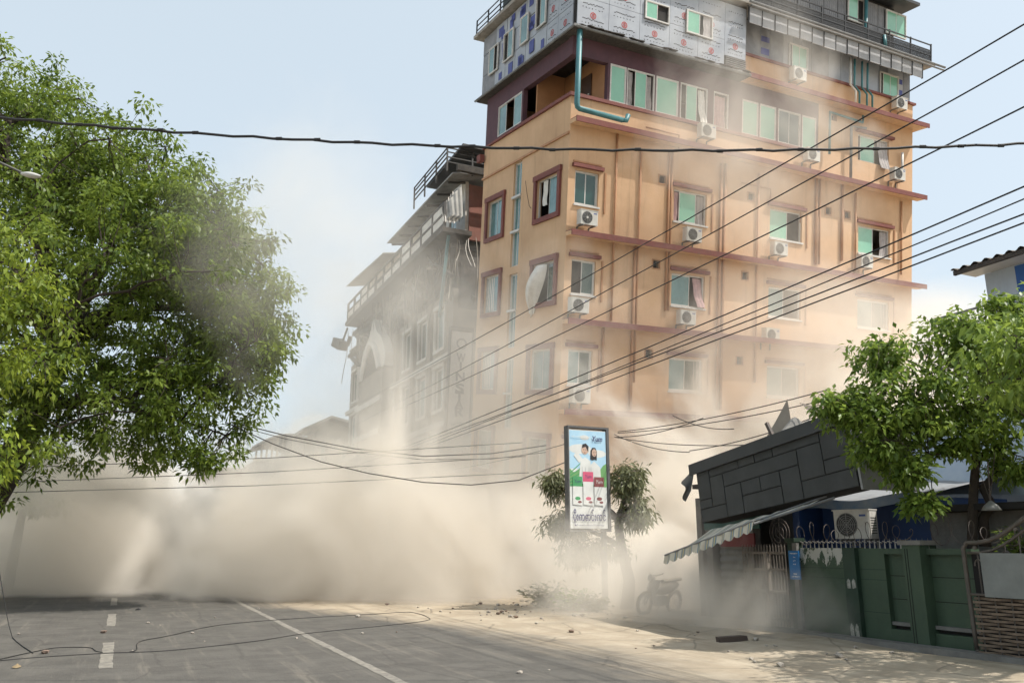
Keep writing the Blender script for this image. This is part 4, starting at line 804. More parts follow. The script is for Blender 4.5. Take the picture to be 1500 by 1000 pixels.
# ------------------------------------------------------------------ grille fence, blue sign
FEN = pm('dusty steel bars', (0.22, 0.19, 0.16), (0.15, 0.13, 0.11), 0.8, 5); s0, s1 = NP(1090, 840, NW + .1)[0], NP(1152, 840, NW + .1)[0]
FG = thing('bar_fence', 'dusty steel bar fence beside the blue sign under the awning', 'fence', (NW + .1, (s0 + s1) / 2, 0))
for k in range(16): s = s1 + (s0 - s1) * k / 15; part('bar', MB().tube([(NW + .1, s, .05), (NW + .1, s, 1.70), (NW + .1, s, 1.76)], [.013, .013, .002], 5), FEN, FG)
for z in (.2, .75, 1.2, 1.55): part('rail', MB().box(NW + .08, NW + .12, s1, s0, z, z + .05), FEN, FG)
part('post', MB().box(NW + .04, NW + .16, s1 + (s0 - s1) * .38, s1 + (s0 - s1) * .38 + .09, 0, 1.6), FEN, FG)
SB = thing('blue_sign', 'narrow blue sign plate with white writing at the end of the green wall', 'sign', (NW - .1, 13.4, 1.0)); BLUE = pm('sign blue', (0.02, 0.17, 0.42), (0.02, 0.14, 0.36), 0.5, 3); WHP = pm('white lettering', (.7, .7, .7), None, .6)
# plate faces the road and the walker
sa = NP(1156, 825, NW - .1)[0]; sb = NP(1171, 825, NW - .1)[0]; zt_, zb_ = NP(1163, 806, NW - .1)[1], NP(1163, 848, NW - .1)[1]
part('plate', MB().box(NW - .10, NW - .08, sb, sa, zb_, zt_), BLUE, SB); part('post', MB().box(NW - .07, NW - .0, (sa + sb) / 2 - .06, (sa + sb) / 2 + .06, 0, HT + .1), CEM, SB)
mb = MB(); sc_ = (sa + sb) / 2
jb = random.Random(2)
for zz, wd in ((zt_ - .06, .8), (zt_ - .13, .3), (zt_ - .2, .3), (zt_ - .27, .3), (zb_ + .1, .4), (zb_ + .05, .8)):
    x = -.5 * wd * (sa - sb)
    while x < .5 * wd * (sa - sb) - .02: mb.box(NW - .108, NW - .104, sc_ + x, sc_ + x + jb.uniform(.012, .03), zz + jb.uniform(-.012, 0), zz + jb.uniform(.006, .022)); x += .036
part('lettering', mb, WHP, SB)
part('pillar_block', MB().box(NW - .02, NW + .22, pk['a'] + .002, pk['a'] + .2, 0, HT + .12), GREEND, GW); part('pillar_block_cap', MB().box(NW - .05, NW + .25, pk['a'] - .03, pk['a'] + .24, HT + .122, HT + .2), GREEND, GW)
# ------------------------------------------------------------------ shop with the fallen dark fascia and striped awning
SHW = pm('dim shop wall', (0.20, 0.18, 0.16), (0.12, 0.11, 0.10), 0.9, 1.5, streak=.3); SHB = pm('blue painted board', (0.015, 0.05, 0.16), (0.01, 0.035, 0.12), 0.6, 2, streak=.3); SHG = pm('green painted board', (0.015, 0.07, 0.06), None, .6, 2); SRED = pm('dark red board', (.16, .03, .03), None, .7, 2)
SH = thing('street_shop', 'dark shop front under the fallen grey fascia and awning', 'shop', (15, 17, 0))
part('back_wall', MB().box(15.6, 15.8, 13.6, 17.5, 0, 2.9), SHW, SH); part('end_wall', MB().box(13.3, 15.59, 17.3, 17.5, 0, 2.9), SHW, SH); part('end_wall', MB().box(13.6, 15.59, 14.2, 14.4, 0, 3.1), SHB, SH); part('roof', MB().box(13.0, 16.2, 13.6, 17.2, 3.11, 3.22), ROOFT, SH)
for k, s in enumerate((15.4, 16.9)): part('column', MB().box(13.2, 13.42, s - .11, s + .11, 0, 3.05), SHW, SH)
for k, (a, b) in enumerate(((15.55, 16.75), (17.02, 17.28))):
    sh_ = MB().sheet(lambda u, v: (13.4 + .02 * math.cos(v * 80), a + (b - a) * u, .02 + 2.3 * v), 2, 100); part('shutter', sh_, CEM, SH)
part('sign_board', MB().box(13.15, 13.19, 15.0, 17.0, 2.1, 2.7), SHG, SH); part('sign_board', MB().box(13.15, 13.19, 15.2, 16.4, 1.7, 2.0), SRED, SH)
FAS = pm('charcoal cladding', (0.038, 0.042, 0.043), (0.022, 0.025, 0.026), 0.55, 2.2, .15, 6, streak=.3, dust=.35); FASC = pm('charcoal coping', (0.038, 0.042, 0.044), (0.028, 0.031, 0.033), 0.5, 2, .15, 8, dust=.3); JNT = pm('black joint', (0.008, 0.008, 0.008), None, .8)
NF = 12.25
def q3(px, py, n=NF): s, z = NP(px, py, n); return Vector((n, s, z))
c00, c10, c11, c01 = q3(1028.6, 766), q3(1259, 711.6), q3(1240, 613), q3(1019, 690)
nrm = (c10 - c00).cross(c01 - c00).normalized(); nrm = -nrm if nrm.x > 0 else nrm
FA = thing('fallen_fascia', 'tilted charcoal panelled shop fascia torn loose above the awning', 'fascia', tuple(c00))
def uv(u, v, d=0.0): return (c00 * (1 - u) * (1 - v) + c10 * u * (1 - v) + c11 * u * v + c01 * (1 - u) * v) + nrm * d
def uvbox(mb, u0, u1, v0, v1, d0, d1): return mb.hexa([uv(u0, v0, d0), uv(u1, v0, d0), uv(u1, v0, d1), uv(u0, v0, d1), uv(u0, v1, d0), uv(u1, v1, d0), uv(u1, v1, d1), uv(u0, v1, d1)])
part('carcass', uvbox(MB(), .001, .999, .002, .998, -.62, -.021), JNT, FA)
for (u0, u1, v0, v1) in ((0, .1, .42, 1), (0, .1, .25, .42), (0, .2, 0, .25), (.1, .2, .25, .8), (.1, .32, .8, 1), (.32, .435, .8, 1), (.435, .555, .8, 1), (.555, .84, .8, 1), (.2, .7, .55, .8), (.7, .84, .28, .8), (.7, 1, 0, .28), (.84, 1, .28, .5), (.84, 1, .5, 1), (.2, .32, 0, .55), (.32, .45, .3, .55), (.45, .58, .3, .55), (.32, .58, 0, .3), (.58, .7, 0, .55)):
    part('panel', uvbox(MB(), u0 + .0026, u1 - .0026, v0 + .009, v1 - .009, -.02, .002 * math.sin(u0 * 40 + v0 * 9)), FAS, FA)
part('coping', uvbox(MB(), -.035, 1.02, 1.003, 1.15, -.72, .07), FASC, FA); part('coping_lip', uvbox(MB(), -.035, 1.02, .94, 1.002, .02, .075), FASC, FA)
def fold(u, v):
    p = uv(-.036 - .07 * u * (1 + .4 * math.sin(9 * v)), 1.15 - .5 * v - .16 * u, .07 - .7 * (1 - v) * .3 + .12 * math.sin(4 * v) * u); return p
part('bent_sheet', MB().sheet(fold, 8, 12), FASC, FA, True)
part('end_return', uvbox(MB(), 1.002, 1.012, -.05, 1.0, -1.5, -.02), pm('pale end board', (.30, .31, .31), (.22, .22, .22), .8, 2, streak=.3), FA)
j = random.Random(8)
for k in range(5):
    p = uv(.45 + .11 * k, 1.16, -.3); part('bent_scrap', MB().sheet(lambda u, v: p + Vector((.5 * v, -.5 * u + .2 * v * math.sin(k), .34 * v * (1 if k % 2 else .5) + .12 * math.sin(4 * u + k))), 5, 4), ROOFT if k > 2 else CEM, FA)
part('scrap_post', MB().bar(uv(.50, 1.1, -.4), uv(.46, 1.5, -.4), .07), SPK, FA)
part('torn_roof', MB().sheet(lambda u, v: uv(.72 + .25 * u, 1.14 + .42 * (1 - u) ** 2 * (1 - .2 * v) + .03 * math.sin(u * 30), -.2 - .7 * v), 20, 4), ROOFT, FA)
tp = MB().sheet(lambda u, v: uv(.24 + .30 * u, 1.12 + .75 * v * u ** 1.3, -.75), 6, 6); part('mesh_sheet', tp, pm('dusty sheet', (.34, .30, .25), None, .9, 4), FA)
# striped awning
def awning_mat():
    m = pm('striped awning cloth', (.5, .48, .4), None, .8, 5); nt = m.node_tree; L = nt.links.new; b = nt.nodes['Principled BSDF']
    tc = nt.nodes.new('ShaderNodeTexCoord'); sp = nt.nodes.new('ShaderNodeSeparateXYZ'); L(tc.outputs['UV'], sp.inputs[0]); ml = nt.nodes.new('ShaderNodeMath'); ml.operation = 'MULTIPLY'; ml.inputs[1].default_value = 11.0; L(sp.outputs[0], ml.inputs[0]); fr_ = nt.nodes.new('ShaderNodeMath'); fr_.operation = 'FRACT'; L(ml.outputs[0], fr_.inputs[0])
    rp_ = nt.nodes.new('ShaderNodeValToRGB'); rp_.color_ramp.interpolation = 'CONSTANT'; e = rp_.color_ramp.elements; e[0].color = (.52, .49, .40, 1); e[1].position = .45; e[1].color = (.16, .22, .26, 1)
    for p_, c_ in ((.62, (.45, .38, .16, 1)), (.72, (.16, .22, .26, 1)), (.88, (.52, .49, .40, 1))): x = e.new(p_); x.color = c_
    L(fr_.outputs[0], rp_.inputs[0])
    nz = nt.nodes.new('ShaderNodeTexNoise'); nz.inputs['Scale'].default_value = 6; nz.inputs['Detail'].default_value = 6; L(tc.outputs['Object'], nz.inputs['Vector']); mx = nt.nodes.new('ShaderNodeMix'); mx.data_type = 'RGBA'; mx.inputs[7].default_value = (.36, .31, .24, 1); L(rp_.outputs[0], mx.inputs[6])
    mr = nt.nodes.new('ShaderNodeMapRange'); mr.inputs[1].default_value = .4; mr.inputs[2].default_value = .75; mr.inputs[4].default_value = .7; L(nz.outputs['Fac'], mr.inputs[0]); L(mr.outputs[0], mx.inputs[0]); L(mx.outputs[2], b.inputs['Base Color']); return m
AWM = awning_mat()
f0, f1 = Vector((11.0, *NP(974, 813, 11.0))), Vector((11.0, *NP(1104, 763, 11.0))); b0, b1 = Vector((12.15, *NP(1040, 776, 12.15))), Vector((12.15, *NP(1200, 733, 12.15)))
AW = thing('striped_awning', 'striped faded awning sagging below the dark fascia with a scalloped edge', 'awning', tuple((f0 + f1) / 2))
def add_uv(o, nu, nv):
    me = o.data; ul = me.uv_layers.new(name='UV'); k = 0
    for p in me.polygons:
        for li in p.loop_indices: vi = me.loops[li].vertex_index; ul.data[li].uv = ((vi % (nu + 1)) / nu, (vi // (nu + 1)) / nv)
cl = lambda u, v: (f0.lerp(f1, u)).lerp(b0.lerp(b1, u), v) + Vector((0, 0, -.06 * math.sin(math.pi * v) + .012 * math.sin(u * 40)))
add_uv(part('cloth', MB().sheet(cl, 66, 8), AWM, AW, True), 66, 8)
vl = lambda u, v: f0.lerp(f1, u) + Vector((-.01 - .04 * v + .015 * math.sin(u * 50), 0, -.015 - v * (.14 + .06 * abs(math.sin(u * math.pi * 11)))))
add_uv(part('valance', MB().sheet(vl, 88, 4), AWM, AW, True), 88, 4)
part('front_bar', MB().tube([f0, f1], .022, 6), GUTTER, AW); part('arm', MB().tube([f0 + (f1 - f0) * .95, b1 + Vector((.3, .1, .1))], .02, 6), GUTTER, AW); part('arm', MB().tube([f1 + Vector((0, 0, -.05)), b1 + Vector((.2, -.2, .05))], .025, 6), GUTTER, AW)
part('arm', MB().tube([f0 + Vector((0, 0, 0)), b0 + Vector((.2, 0, -.1))], .02, 6), GUTTER, AW)
# satellite ring / fan guard behind the razor wire
t = thing('wire_fan_guard', 'round wire fan guard standing behind the razor wire under the awning', 'fan guard', (13.0, 14.2, 1.7)); mb = MB()
for r in (.12, .22, .3): mb.tube([(13.0, 14.2 + r * math.cos(a), 2.0 + r * math.sin(a)) for a in np.linspace(0, 6.283, 25)], .01, 4)
part('ring', mb, SPK, t); mb = MB()
for a in range(8): mb.tube([(13.0, 14.2, 2.0), (13.0, 14.2 + .3 * math.cos(a * .785), 2.0 + .3 * math.sin(a * .785))], .006, 4)
part('spoke', mb, SPK, t); part('stem', MB().tube([(13.0, 14.2, 1.2), (13.0, 14.2, 1.7)], .015, 5), SPK, t)
# ------------------------------------------------------------------ yard behind the wall
s, z = NP(1255, 790, NW + .75); place_ac(ROAD @ Matrix.Translation((NW + .75, s, 1.86)) @ Matrix.Rotation(R_(-78), 4, 'Z') @ Matrix.Scale(.98, 4), 'big pale air conditioner standing behind the razor wire of the green wall', False)
YB = thing('blue_shed', 'low blue shed with a pale roof edge behind the green wall', 'shed', (15, 12, 0)); 
part('wall', MB().box(14.2, 14.35, 11.25, 14.1, 0, 2.65), SHB, YB); part('wall', MB().box(14.36, 16.4, 11.25, 11.4, 0, 2.65), SHB, YB); part('corner_post', MB().box(14.05, 14.19, 11.15, 11.25, 0, 2.6), CEM, YB)
TARP = pm('white blue tarpaulin', (0.48, 0.55, 0.62), (0.36, 0.44, 0.55), 0.6, 1.2, .5, 3); PALW = pm('pale blue house wall', (0.42, 0.48, 0.55), (0.34, 0.39, 0.46), .8, 1.2, streak=.25)
part('roof', MB().sheet(lambda u, v: (13.75 + 3.2 * v, 10.9 + 3.5 * u, 2.68 + .5 * v + .05 * math.sin(u * 9 + v * 3)), 16, 8), pm('pale roof sheet', (.26, .27, .28), (.18, .19, .2), .6, 3), YB); part('roof_edge', MB().sheet(lambda u, v: (13.74, 10.9 + 3.5 * u, 2.68 - .2 * v + .05 * math.sin(u * 9)), 16, 2), pm('faded blue edge', (.09, .16, .27), (.2, .24, .28), .7, 3), YB)
YG = thing('cement_shed', 'rough grey cement shed with a dark roof edge behind the green wall', 'shed', (15, 9.9, 0)); part('wall', MB().box(13.9, 14.1, 9.2, 11.1, 0, 2.32), CEM, YG); part('wall', MB().box(14.11, 16, 11.0, 11.1, 0, 2.32), CEM, YG); part('roof', MB().box(13.4, 16.2, 6.2, 11.12, 2.33, 2.44), DARK, YG); part('wall', MB().box(14.4, 14.6, 6.2, 9.19, 0, 2.32), pm('pale green wall', (.34, .42, .3), None, .8, 2), YG)
PH = thing('pale_blue_house', 'pale blue house wrapped in tarpaulin behind the roadside tree', 'house', (20, 10, 0))
part('wall', MB().box(17.6, 17.8, 6.5, 16.2, 0, 4.7), PALW, PH); part('wall', MB().box(17.81, 24, 16.0, 16.2, 0, 4.7), PALW, PH)
part('tarpaulin', MB().sheet(lambda u, v: (16.9 - .5 * (1 - v) + .12 * math.sin(7 * u + 3 * v) * (1 - v), 6.5 + 8.6 * u, 2.75 + 1.75 * v + .06 * math.sin(11 * u)), 40, 12), TARP, PH, True)
lv_ = MB(); s0, z0_ = NP(1348, 690, 17.5)
for k in range(9): lv_.bar((17.55, s0 - .35, z0_ - .4 + k * .11), (17.55, s0 + .35, z0_ - .4 + k * .11), .09, .03)
w = part('window', lv_, SGW, PH); part('window_frame', MB().box(17.5, 17.58, s0 - .46, s0 - .38, z0_ - .5, z0_ + .7).box(17.5, 17.58, s0 + .38, s0 + .46, z0_ - .5, z0_ + .7), SGW, w)
part('roof', MB().box(17.3, 24, 6.3, 16.3, 4.72, 4.8), ROOFT, PH)
# tall blue house at the picture's edge
BHB = pm('strong blue paint', (0.03, 0.11, 0.36), (0.025, 0.09, 0.29), .7, 2); NB = 24.0
sc0, zc0 = NP(1442, 402, NB)
BH = thing('tall_blue_house', 'tall grey and blue house with a dark corrugated roof above the tree', 'house', (NB + 3, sc0 - 3, 0)); ze = zc0
part('wall', MB().box(NB, NB + .2, sc0 - 9, sc0, 0, ze), PALW, BH); part('wall', MB().box(NB + .21, NB + 6, sc0 - .2, sc0, 0, ze), PALW, BH); part('blue_band', MB().box(NB - .03, NB - .002, sc0 - 9, sc0 - 1.0, ze - .95, ze - .05), BHB, BH); part('blue_band', MB().box(NB - .03, NB - .002, sc0 - 9, sc0 - 1.6, ze - 2.4, ze - 1.6), BHB, BH)
part('white_trim', MB().box(NB - .05, NB - .032, sc0 - 9, sc0 - 1.0, ze - 1.1, ze - 1.0), SGW, BH)
part('roof', MB().sheet(lambda u, v: (NB - .9 + 8 * v, sc0 + .5 - 10 * u, ze + .15 + .9 * v + .05 * math.sin(u * 170)), 160, 2), ROOFT, BH, True); part('roof_edge', MB().box(NB - .85, NB - .75, sc0 - 9.4, sc0 + .45, ze - .02, ze + .12), ROOFT, BH); part('soffit', MB().box(NB - .74, NB - .01, sc0 - 9, sc0 + .3, ze + .0, ze + .05), SGW, BH)
mb = MB(); zr = ze - 2.1
for (a, b) in (((NB - 1, sc0 + 1.2, zr + .8), (NB - 1, sc0 - .8, zr + .8)), ((NB - 1, sc0 + 1.2, zr - 1.2), (NB - 1, sc0 + 1.2, zr + .8)), ((NB - 1, sc0 + .2, zr - 1.2), (NB - 1, sc0 + .2, zr + .75)), ((NB - 1, sc0 + 1.2, zr + .75), (NB + 1, sc0 + 1.2, zr + .75)), ((NB + 1, sc0 + 1.2, zr - 1.2), (NB + 1, sc0 + 1.2, zr + .75))): mb.bar(a, b, .06)
part('railing', mb, GUTTER, BH); part('balcony', MB().box(NB - 1.1, NB - .01, sc0 - 5, sc0 + 1.3, zr - 1.35, zr - 1.2), CONC, BH)
# hanging lamp under the tree
s, z = NP(1452, 742, 13.2); t = thing('hanging_lamp', 'conical lamp shade hanging by wires beside the tree trunks', 'lamp', (13.2, s, z))
part('shade', MB().tube([(13.2, s, z - .06), (13.2, s, z + .02), (13.2, s, z + .1)], [.16, .11, .02], 14), pm('dull lamp shade', (.2, .2, .19), None, .6), t, True); part('rod', MB().tube([(13.2, s, z + .1), (13.2, s - .05, z + .75)], .012, 5), SPK, t)
for k in (-1, 1): part('wire', MB().tube([(13.2, s, z + .1), (13.2, s + .2 * k, z + .9)], .005, 4), SPK, t)

# ------------------------------------------------------------------ billboard
SB_ = 19.9; bn0, bz0 = SP(835, 774, SB_); bn1, _ = SP(891, 774, SB_); bz1 = SP(865, 630, SB_)[1]
BF = pm('billboard dark frame', (0.10, 0.10, 0.10), (0.07, 0.07, 0.07), .6, 4); PSK = pm('poster sky', (0.30, 0.50, 0.66), (0.42, 0.60, 0.70), .5, 2.5); PW = pm('poster white', (0.66, 0.67, 0.64), None, .5, 2); PGR = pm('poster green', (0.12, 0.28, 0.10), (0.16, 0.34, 0.13), .5, 9); PSKIN = pm('poster skin', (0.55, 0.38, 0.29), None, .5); PHAIR = pm('poster hair', (0.03, 0.025, 0.025), None, .5); PPINK = pm('poster pink', (.58, .10, .18), None, .5); PBRN = pm('poster maroon', (.22, .07, .07), None, .5); PGRN = pm('poster carton green', (.07, .30, .12), None, .5); PFOLD = pm('poster cloth fold', (.50, .52, .52), None, .5); PNAVY = pm('poster navy', (.05, .05, .14), None, .5)
BB = thing('billboard', 'upright poster billboard on a steel pole in front of a dusty tree', 'billboard', ((bn0 + bn1) / 2, SB_, 0)); W_ = bn1 - bn0; H_ = bz1 - bz0
X = lambda u: bn0 + W_ * u
Z = lambda v: bz0 + H_ * v
part('cabinet', MB().box(bn0, bn1, SB_, SB_ + .16, bz0, bz1), BF, BB)
part('frame_bar', MB().box(bn1 + .002, bn1 + .085, SB_ - .03, SB_ + .2, bz0 - .03, bz1 + .04), BF, BB); part('frame_bar', MB().box(bn0 - .035, bn0 - .002, SB_ - .03, SB_ + .2, bz0 - .03, bz1 + .04), BF, BB); part('frame_bar', MB().box(bn0 - .035, bn1 + .085, SB_ - .03, SB_ + .2, bz1 + .042, bz1 + .1), BF, BB); part('frame_bar', MB().box(bn0 - .035, bn1 + .085, SB_ - .03, SB_ + .2, bz0 - .07, bz0 - .032), BF, BB)
part('pole', MB().box(bn1 - .06, bn1 + .06, SB_ + .2, SB_ + .32, 0, bz1), BF, BB)
PO = part('poster', MB().box(bn0 + .01, bn1 - .01, SB_ - .006, SB_ - .001, bz0 + .01, bz1 - .01), PW, BB)
lay = [0]
def ink(poly, m, nm='print'):
    lay[0] += 1; d = SB_ - .0065 - lay[0] * .0006; mb = MB().prism([(X(u), d, Z(v)) for u, v in poly], (0, -.0004, 0)); return part(nm, mb, m, PO)
ell = lambda cu, cv, ru, rv, n=18, a0=0, a1=6.2832: [(cu + ru * math.cos(a0 + (a1 - a0) * k / n), cv + rv * math.sin(a0 + (a1 - a0) * k / n)) for k in range(n)]
ink([(.015, .6), (.985, .6), (.985, .99), (.015, .99)], PSK)
ink(ell(.3, .8, .3, .05), PW); ink(ell(.75, .76, .24, .04), PW); ink(ell(.42, .92, .12, .025), PW)
ink([(.015, .42), (.985, .42), (.985, .62)] + [(.985 - .97 * k / 12, .61 + .05 * math.cos(k * .9)) for k in range(13)], PGR)
for k in range(5): ink([(.02, .56 - .03 * k), (.3, .66 - .05 * k), (.3, .65 - .05 * k), (.02, .545 - .03 * k)], PGRN)
ink([(.24, .45), (.30, .68), (.42, .72), (.56, .68), (.62, .45)], PW); ink([(.26, .66), (.12, .73), (.2, .78), (.36, .70)], PW); ink([(.54, .44), (.56, .64), (.66, .68), (.82, .62), (.84, .45)], PW)
ink(ell(.42, .795, .09, .048), PSKIN); ink([(.34, .81), (.36, .85), (.45, .86), (.52, .83), (.51, .77), (.47, .80), (.44, .825)], PHAIR)
ink([(.56, .70), (.57, .79), (.62, .82), (.70, .82), (.74, .78), (.73, .69), (.68, .70), (.62, .69)], PHAIR); ink(ell(.665, .768, .062, .04), PSKIN)
for cu, cv in ((.39, .79), (.445, .79), (.645, .765), (.69, .765)): ink(ell(cu, cv + .006, .012, .004, 8), PHAIR)
for cu, cv in ((.415, .765), (.668, .744)): ink(ell(cu, cv, .02, .004, 8), PBRN)
for k in range(3): ink([(.33 + .09 * k, .47), (.335 + .09 * k, .62), (.345 + .09 * k, .62), (.342 + .09 * k, .47)], PFOLD)
ink([(.56, .45), (.57, .62), (.58, .62), (.572, .45)], PFOLD)
for (u0, u1, v0, v1, m) in ((.08, .33, .30, .52, PGRN), (.35, .62, .30, .57, PPINK), (.64, .90, .30, .52, PBRN)):
    ink([(u0, .24), (u1, .23), (u1, v1), (u0, v1 - .01)], PW); ink([(u0, v1 - .1), (u1, v1 - .1), (u1, v1), (u0, v1)], m)
    c = (u0 + u1) / 2; ink(ell(c, v0 - .0, .07, .018), m); ink(ell(c + .05, v0 - .035, .05, .012), PBRN)
    lay[0] += 2; mb = MB(); put_text(mb, 'Yum', .14, lambda x, y, z: (X(c) + x, SB_ - .0065 - lay[0] * .0006 - z * .1, Z(v1 - .05) + y), W_ * .17, .2); part('lettering', mb, PNAVY if m != PBRN else PW, PO)
lay[0] += 3
mb = MB(); put_text(mb, 'Yum', .2, lambda x, y, z: (X(.74) + x, SB_ - .0065 - lay[0] * .0006 - z * .1, Z(.91) + y), W_ * .27, .2, .004); part('lettering', mb, PNAVY, PO)
mb = MB(); put_text(mb, 'ပိုးကောင်းကင်', .3, lambda x, y, z: (X(.5) + x, SB_ - .0065 - lay[0] * .0006 - z * .1, Z(.115) + y), W_ * .86, 0, .006); part('lettering', mb, PNAVY, PO)
mb = MB(); jb = random.Random(6); x = X(.5) - W_ * .72 / 2
while x < X(.5) + W_ * .72 / 2:
    r_ = jb.uniform(.014, .02); dd = SB_ - .0065 - lay[0] * .0006; mb.disc((x, dd, Z(.035)), (0, -1, 0), r_, 10, r_ * .6, .0004)
    if jb.random() < .5: mb.box(x - .004, x + .004, dd - .0004, dd, Z(.035) + .015, Z(.035) + .04)
    x += .043
part('lettering', mb, PNAVY, PO)
mb = MB(); jb = random.Random(6); x = X(.33) - W_ * .5 / 2
while x < X(.33) + W_ * .5 / 2:
    r_ = jb.uniform(.014, .02); dd = SB_ - .0065 - lay[0] * .0006; mb.disc((x, dd, Z(.925)), (0, -1, 0), r_, 10, r_ * .6, .0004)
    if jb.random() < .5: mb.box(x - .004, x + .004, dd - .0004, dd, Z(.925) + .015, Z(.925) + .04)
    x += .043
part('lettering', mb, PW, PO)
# paper notice pinned on the pole side
q = SP(909, 811, 20.6); solo('paper_notice', MB().box(q[0] - .13, q[0] + .13, 20.6, 20.615, q[1] - .26, q[1] + .22), pm('yellowed paper', (.55, .47, .28), (.45, .38, .24), .8, 12), 'yellowed paper notice tied to the trunk behind the billboard', 'notice', (q[0], 20.6, q[1] - .26))
# ------------------------------------------------------------------ fallen motorcycle in the dust
n_, s_ = GP(955, 899); MC = thing('motorcycle', 'dust covered motorcycle leaning on its stand beside the dusty tree', 'motorcycle', (n_, s_, 0)); MDK = pm('dusty black', (.27, .24, .2), (.17, .15, .125), .7, 9, dust=.5); MGR = pm('dusty chrome', (.36, .34, .3), (.26, .24, .2), .5, 8)
def mp_(x, y, z): return (n_ + x * .95 + z * .22, s_ + y + x * .25, z)
for x, tg in ((-.35, 0), (.85, 1)):
    ring = [mp_(x + .27 * math.cos(a), 0, .28 + .27 * math.sin(a)) for a in np.linspace(0, 6.2832, 25)]; w = part('wheel', MB().tube(ring, .045, 8), MDK, MC, True)
    sp_ = MB(); sp_.tube([mp_(x + .21 * math.cos(a), 0, .28 + .21 * math.sin(a)) for a in np.linspace(0, 6.2832, 25)], .015, 5)
    for k in range(8): sp_.tube([mp_(x, 0, .28), mp_(x + .21 * math.cos(k * .785), 0, .28 + .21 * math.sin(k * .785))], .006, 4)
    part('rim', sp_, MGR, w)
part('fork', MB().tube([mp_(-.35, .06, .28), mp_(-.12, .03, .92)], .022, 6).tube([mp_(-.35, -.06, .28), mp_(-.12, -.03, .92)], .022, 6), MGR, MC); part('handlebar', MB().tube([mp_(-.05, .33, 1.02), mp_(-.12, .1, .96), mp_(-.12, -.1, .96), mp_(-.05, -.33, 1.02)], .014, 6), MGR, MC)
part('body', MB().sheet(lambda u, v: mp_(-.05 + 1.0 * u, .13 * math.cos(v * 6.2832) * math.sin(.25 + 2.7 * u), .58 + .12 * u + .17 * math.sin(v * 6.2832) * math.sin(.3 + 2.6 * u)), 12, 12), MDK, MC, True); part('seat', MB().sheet(lambda u, v: mp_(.25 + .7 * u, .12 * math.cos(v * 6.2832), .80 + .05 * u + .05 * math.sin(v * 6.2832)), 8, 10), MDK, MC, True)
part('front_shield', MB().sheet(lambda u, v: mp_(-.2 + .15 * v + .05 * math.cos(3 * u), -.2 + .4 * u, .4 + .45 * v), 6, 6), MGR, MC, True); part('engine', MB().box(n_ + .15, n_ + .5, s_ - .02, s_ + .22, .2, .45), MGR, MC); part('headlight', MB().disc(mp_(-.22, 0, .9), (-1, -.3, .2), .08, 14, 0, .06), MGR, MC); part('stand', MB().tube([mp_(.3, .05, .3), mp_(.45, .3, .0)], .014, 5), MGR, MC)
# ------------------------------------------------------------------ cables
CAB = pm('black cable', (0.012, 0.012, 0.013), None, .6); CABD = pm('dusty cable', (.05, .046, .042), None, .7)
def cable(label, pts, r, group=None, sag=0.0, m=None, frame=ROAD, wob=0.0, seed=1):
    pts = [Vector(p) for p in pts]; out = []; jj = random.Random(seed)
    if len(pts) == 2:
        for k in range(33): u = k / 32; out.append(pts[0].lerp(pts[1], u) + Vector((jj.uniform(-wob, wob), jj.uniform(-wob, wob), -sag * 4 * u * (1 - u) + jj.uniform(-wob, wob))))
    else: out = pts
    return solo('overhead_cable' if out[0].z > .5 else 'fallen_wire', MB().tube(out, r, 6), m or CAB, label, 'cable', tuple(out[0]), frame, group, True)
def nline(a, b, n, ext=(0, 0)):
    p = Vector((n, *NP(*a, n))); q = Vector((n, *NP(*b, n))); d = q - p; return [p - d * ext[0], q + d * ext[1]]
names = ['uppermost', 'second', 'third', 'fourth', 'fifth', 'sixth', 'lowest']
for k, (a, b, n, r) in enumerate((((1500, 28), (700, 490), 10.0, .012), ((1500, 80), (690, 528), 10.3, .012), ((1500, 148), (760, 512), 10.0, .012), ((1500, 265), (700, 606), 10.0, .012), ((1500, 283), (700, 616), 10.25, .010), ((1500, 305), (690, 617), 10.5, .012), ((1500, 318), (690, 626), 10.5, .012))):
    cable('%s of the seven wires crossing the orange building and running down the street' % names[k], nline(a, b, n, (.35, .8)), r, 'wires strung along the street', .14, None, ROAD, .004, k)
pA = EYEV + ray(-120, 160) * 11; pB = EYEV + ray(750, 217) * 11; pC = EYEV + ray(1640, 204) * 11
pts = []
for k in range(61):
    u = k / 60; p = pA * (1 - u) * (1 - 2 * u) + pB * 4 * u * (1 - u) + pC * u * (2 * u - 1); p = p.copy(); p.z += .012 * math.sin(k * 2.3); pts.append(p)
cable('thick black cable strung across the road from the tree past the orange building', pts, .018, frame=Matrix())
wr = MB(); jj = random.Random(3)
for p in pts[6:55:2]:
    if jj.random() < .8: q = p + Vector((.1 * jj.random(), 0, 0)); wr.tube([q - Vector((.04, 0, 0)), q + Vector((.04, 0, 0))],   .024, 6)
part('tape_wrap', wr, CAB, bpy.data.objects['overhead_cable.007'], False, 'stuff')
for k, (a, b, n) in enumerate((((905, 632), (1215, 570), 13.2), ((905, 634), (1220, 583), 13.2), ((1010, 660), (1230, 596), 13.4), ((900, 640), (1030, 612), 12.6), ((985, 608), (1075, 628), 12.9), ((900, 636), (1010, 662), 12.6), ((900, 640), (1120, 650), 13.0), ((690, 620), (840, 578), 12.9), ((640, 690), (845, 645), 12.4))):
    cable('%s thin wire of the tangle between the billboard and the fallen fascia' % ['top', 'upper', 'slanting', 'short', 'looping', 'drooping', 'level', 'dusty trailing', 'dusty far'][k], nline(a, b, n), .011, 'tangled wires by the billboard', .12, CABD, seed=40 + k)
pl_ = lambda L_, Y: [EYEV + ray(*p) * Y for p in L_]
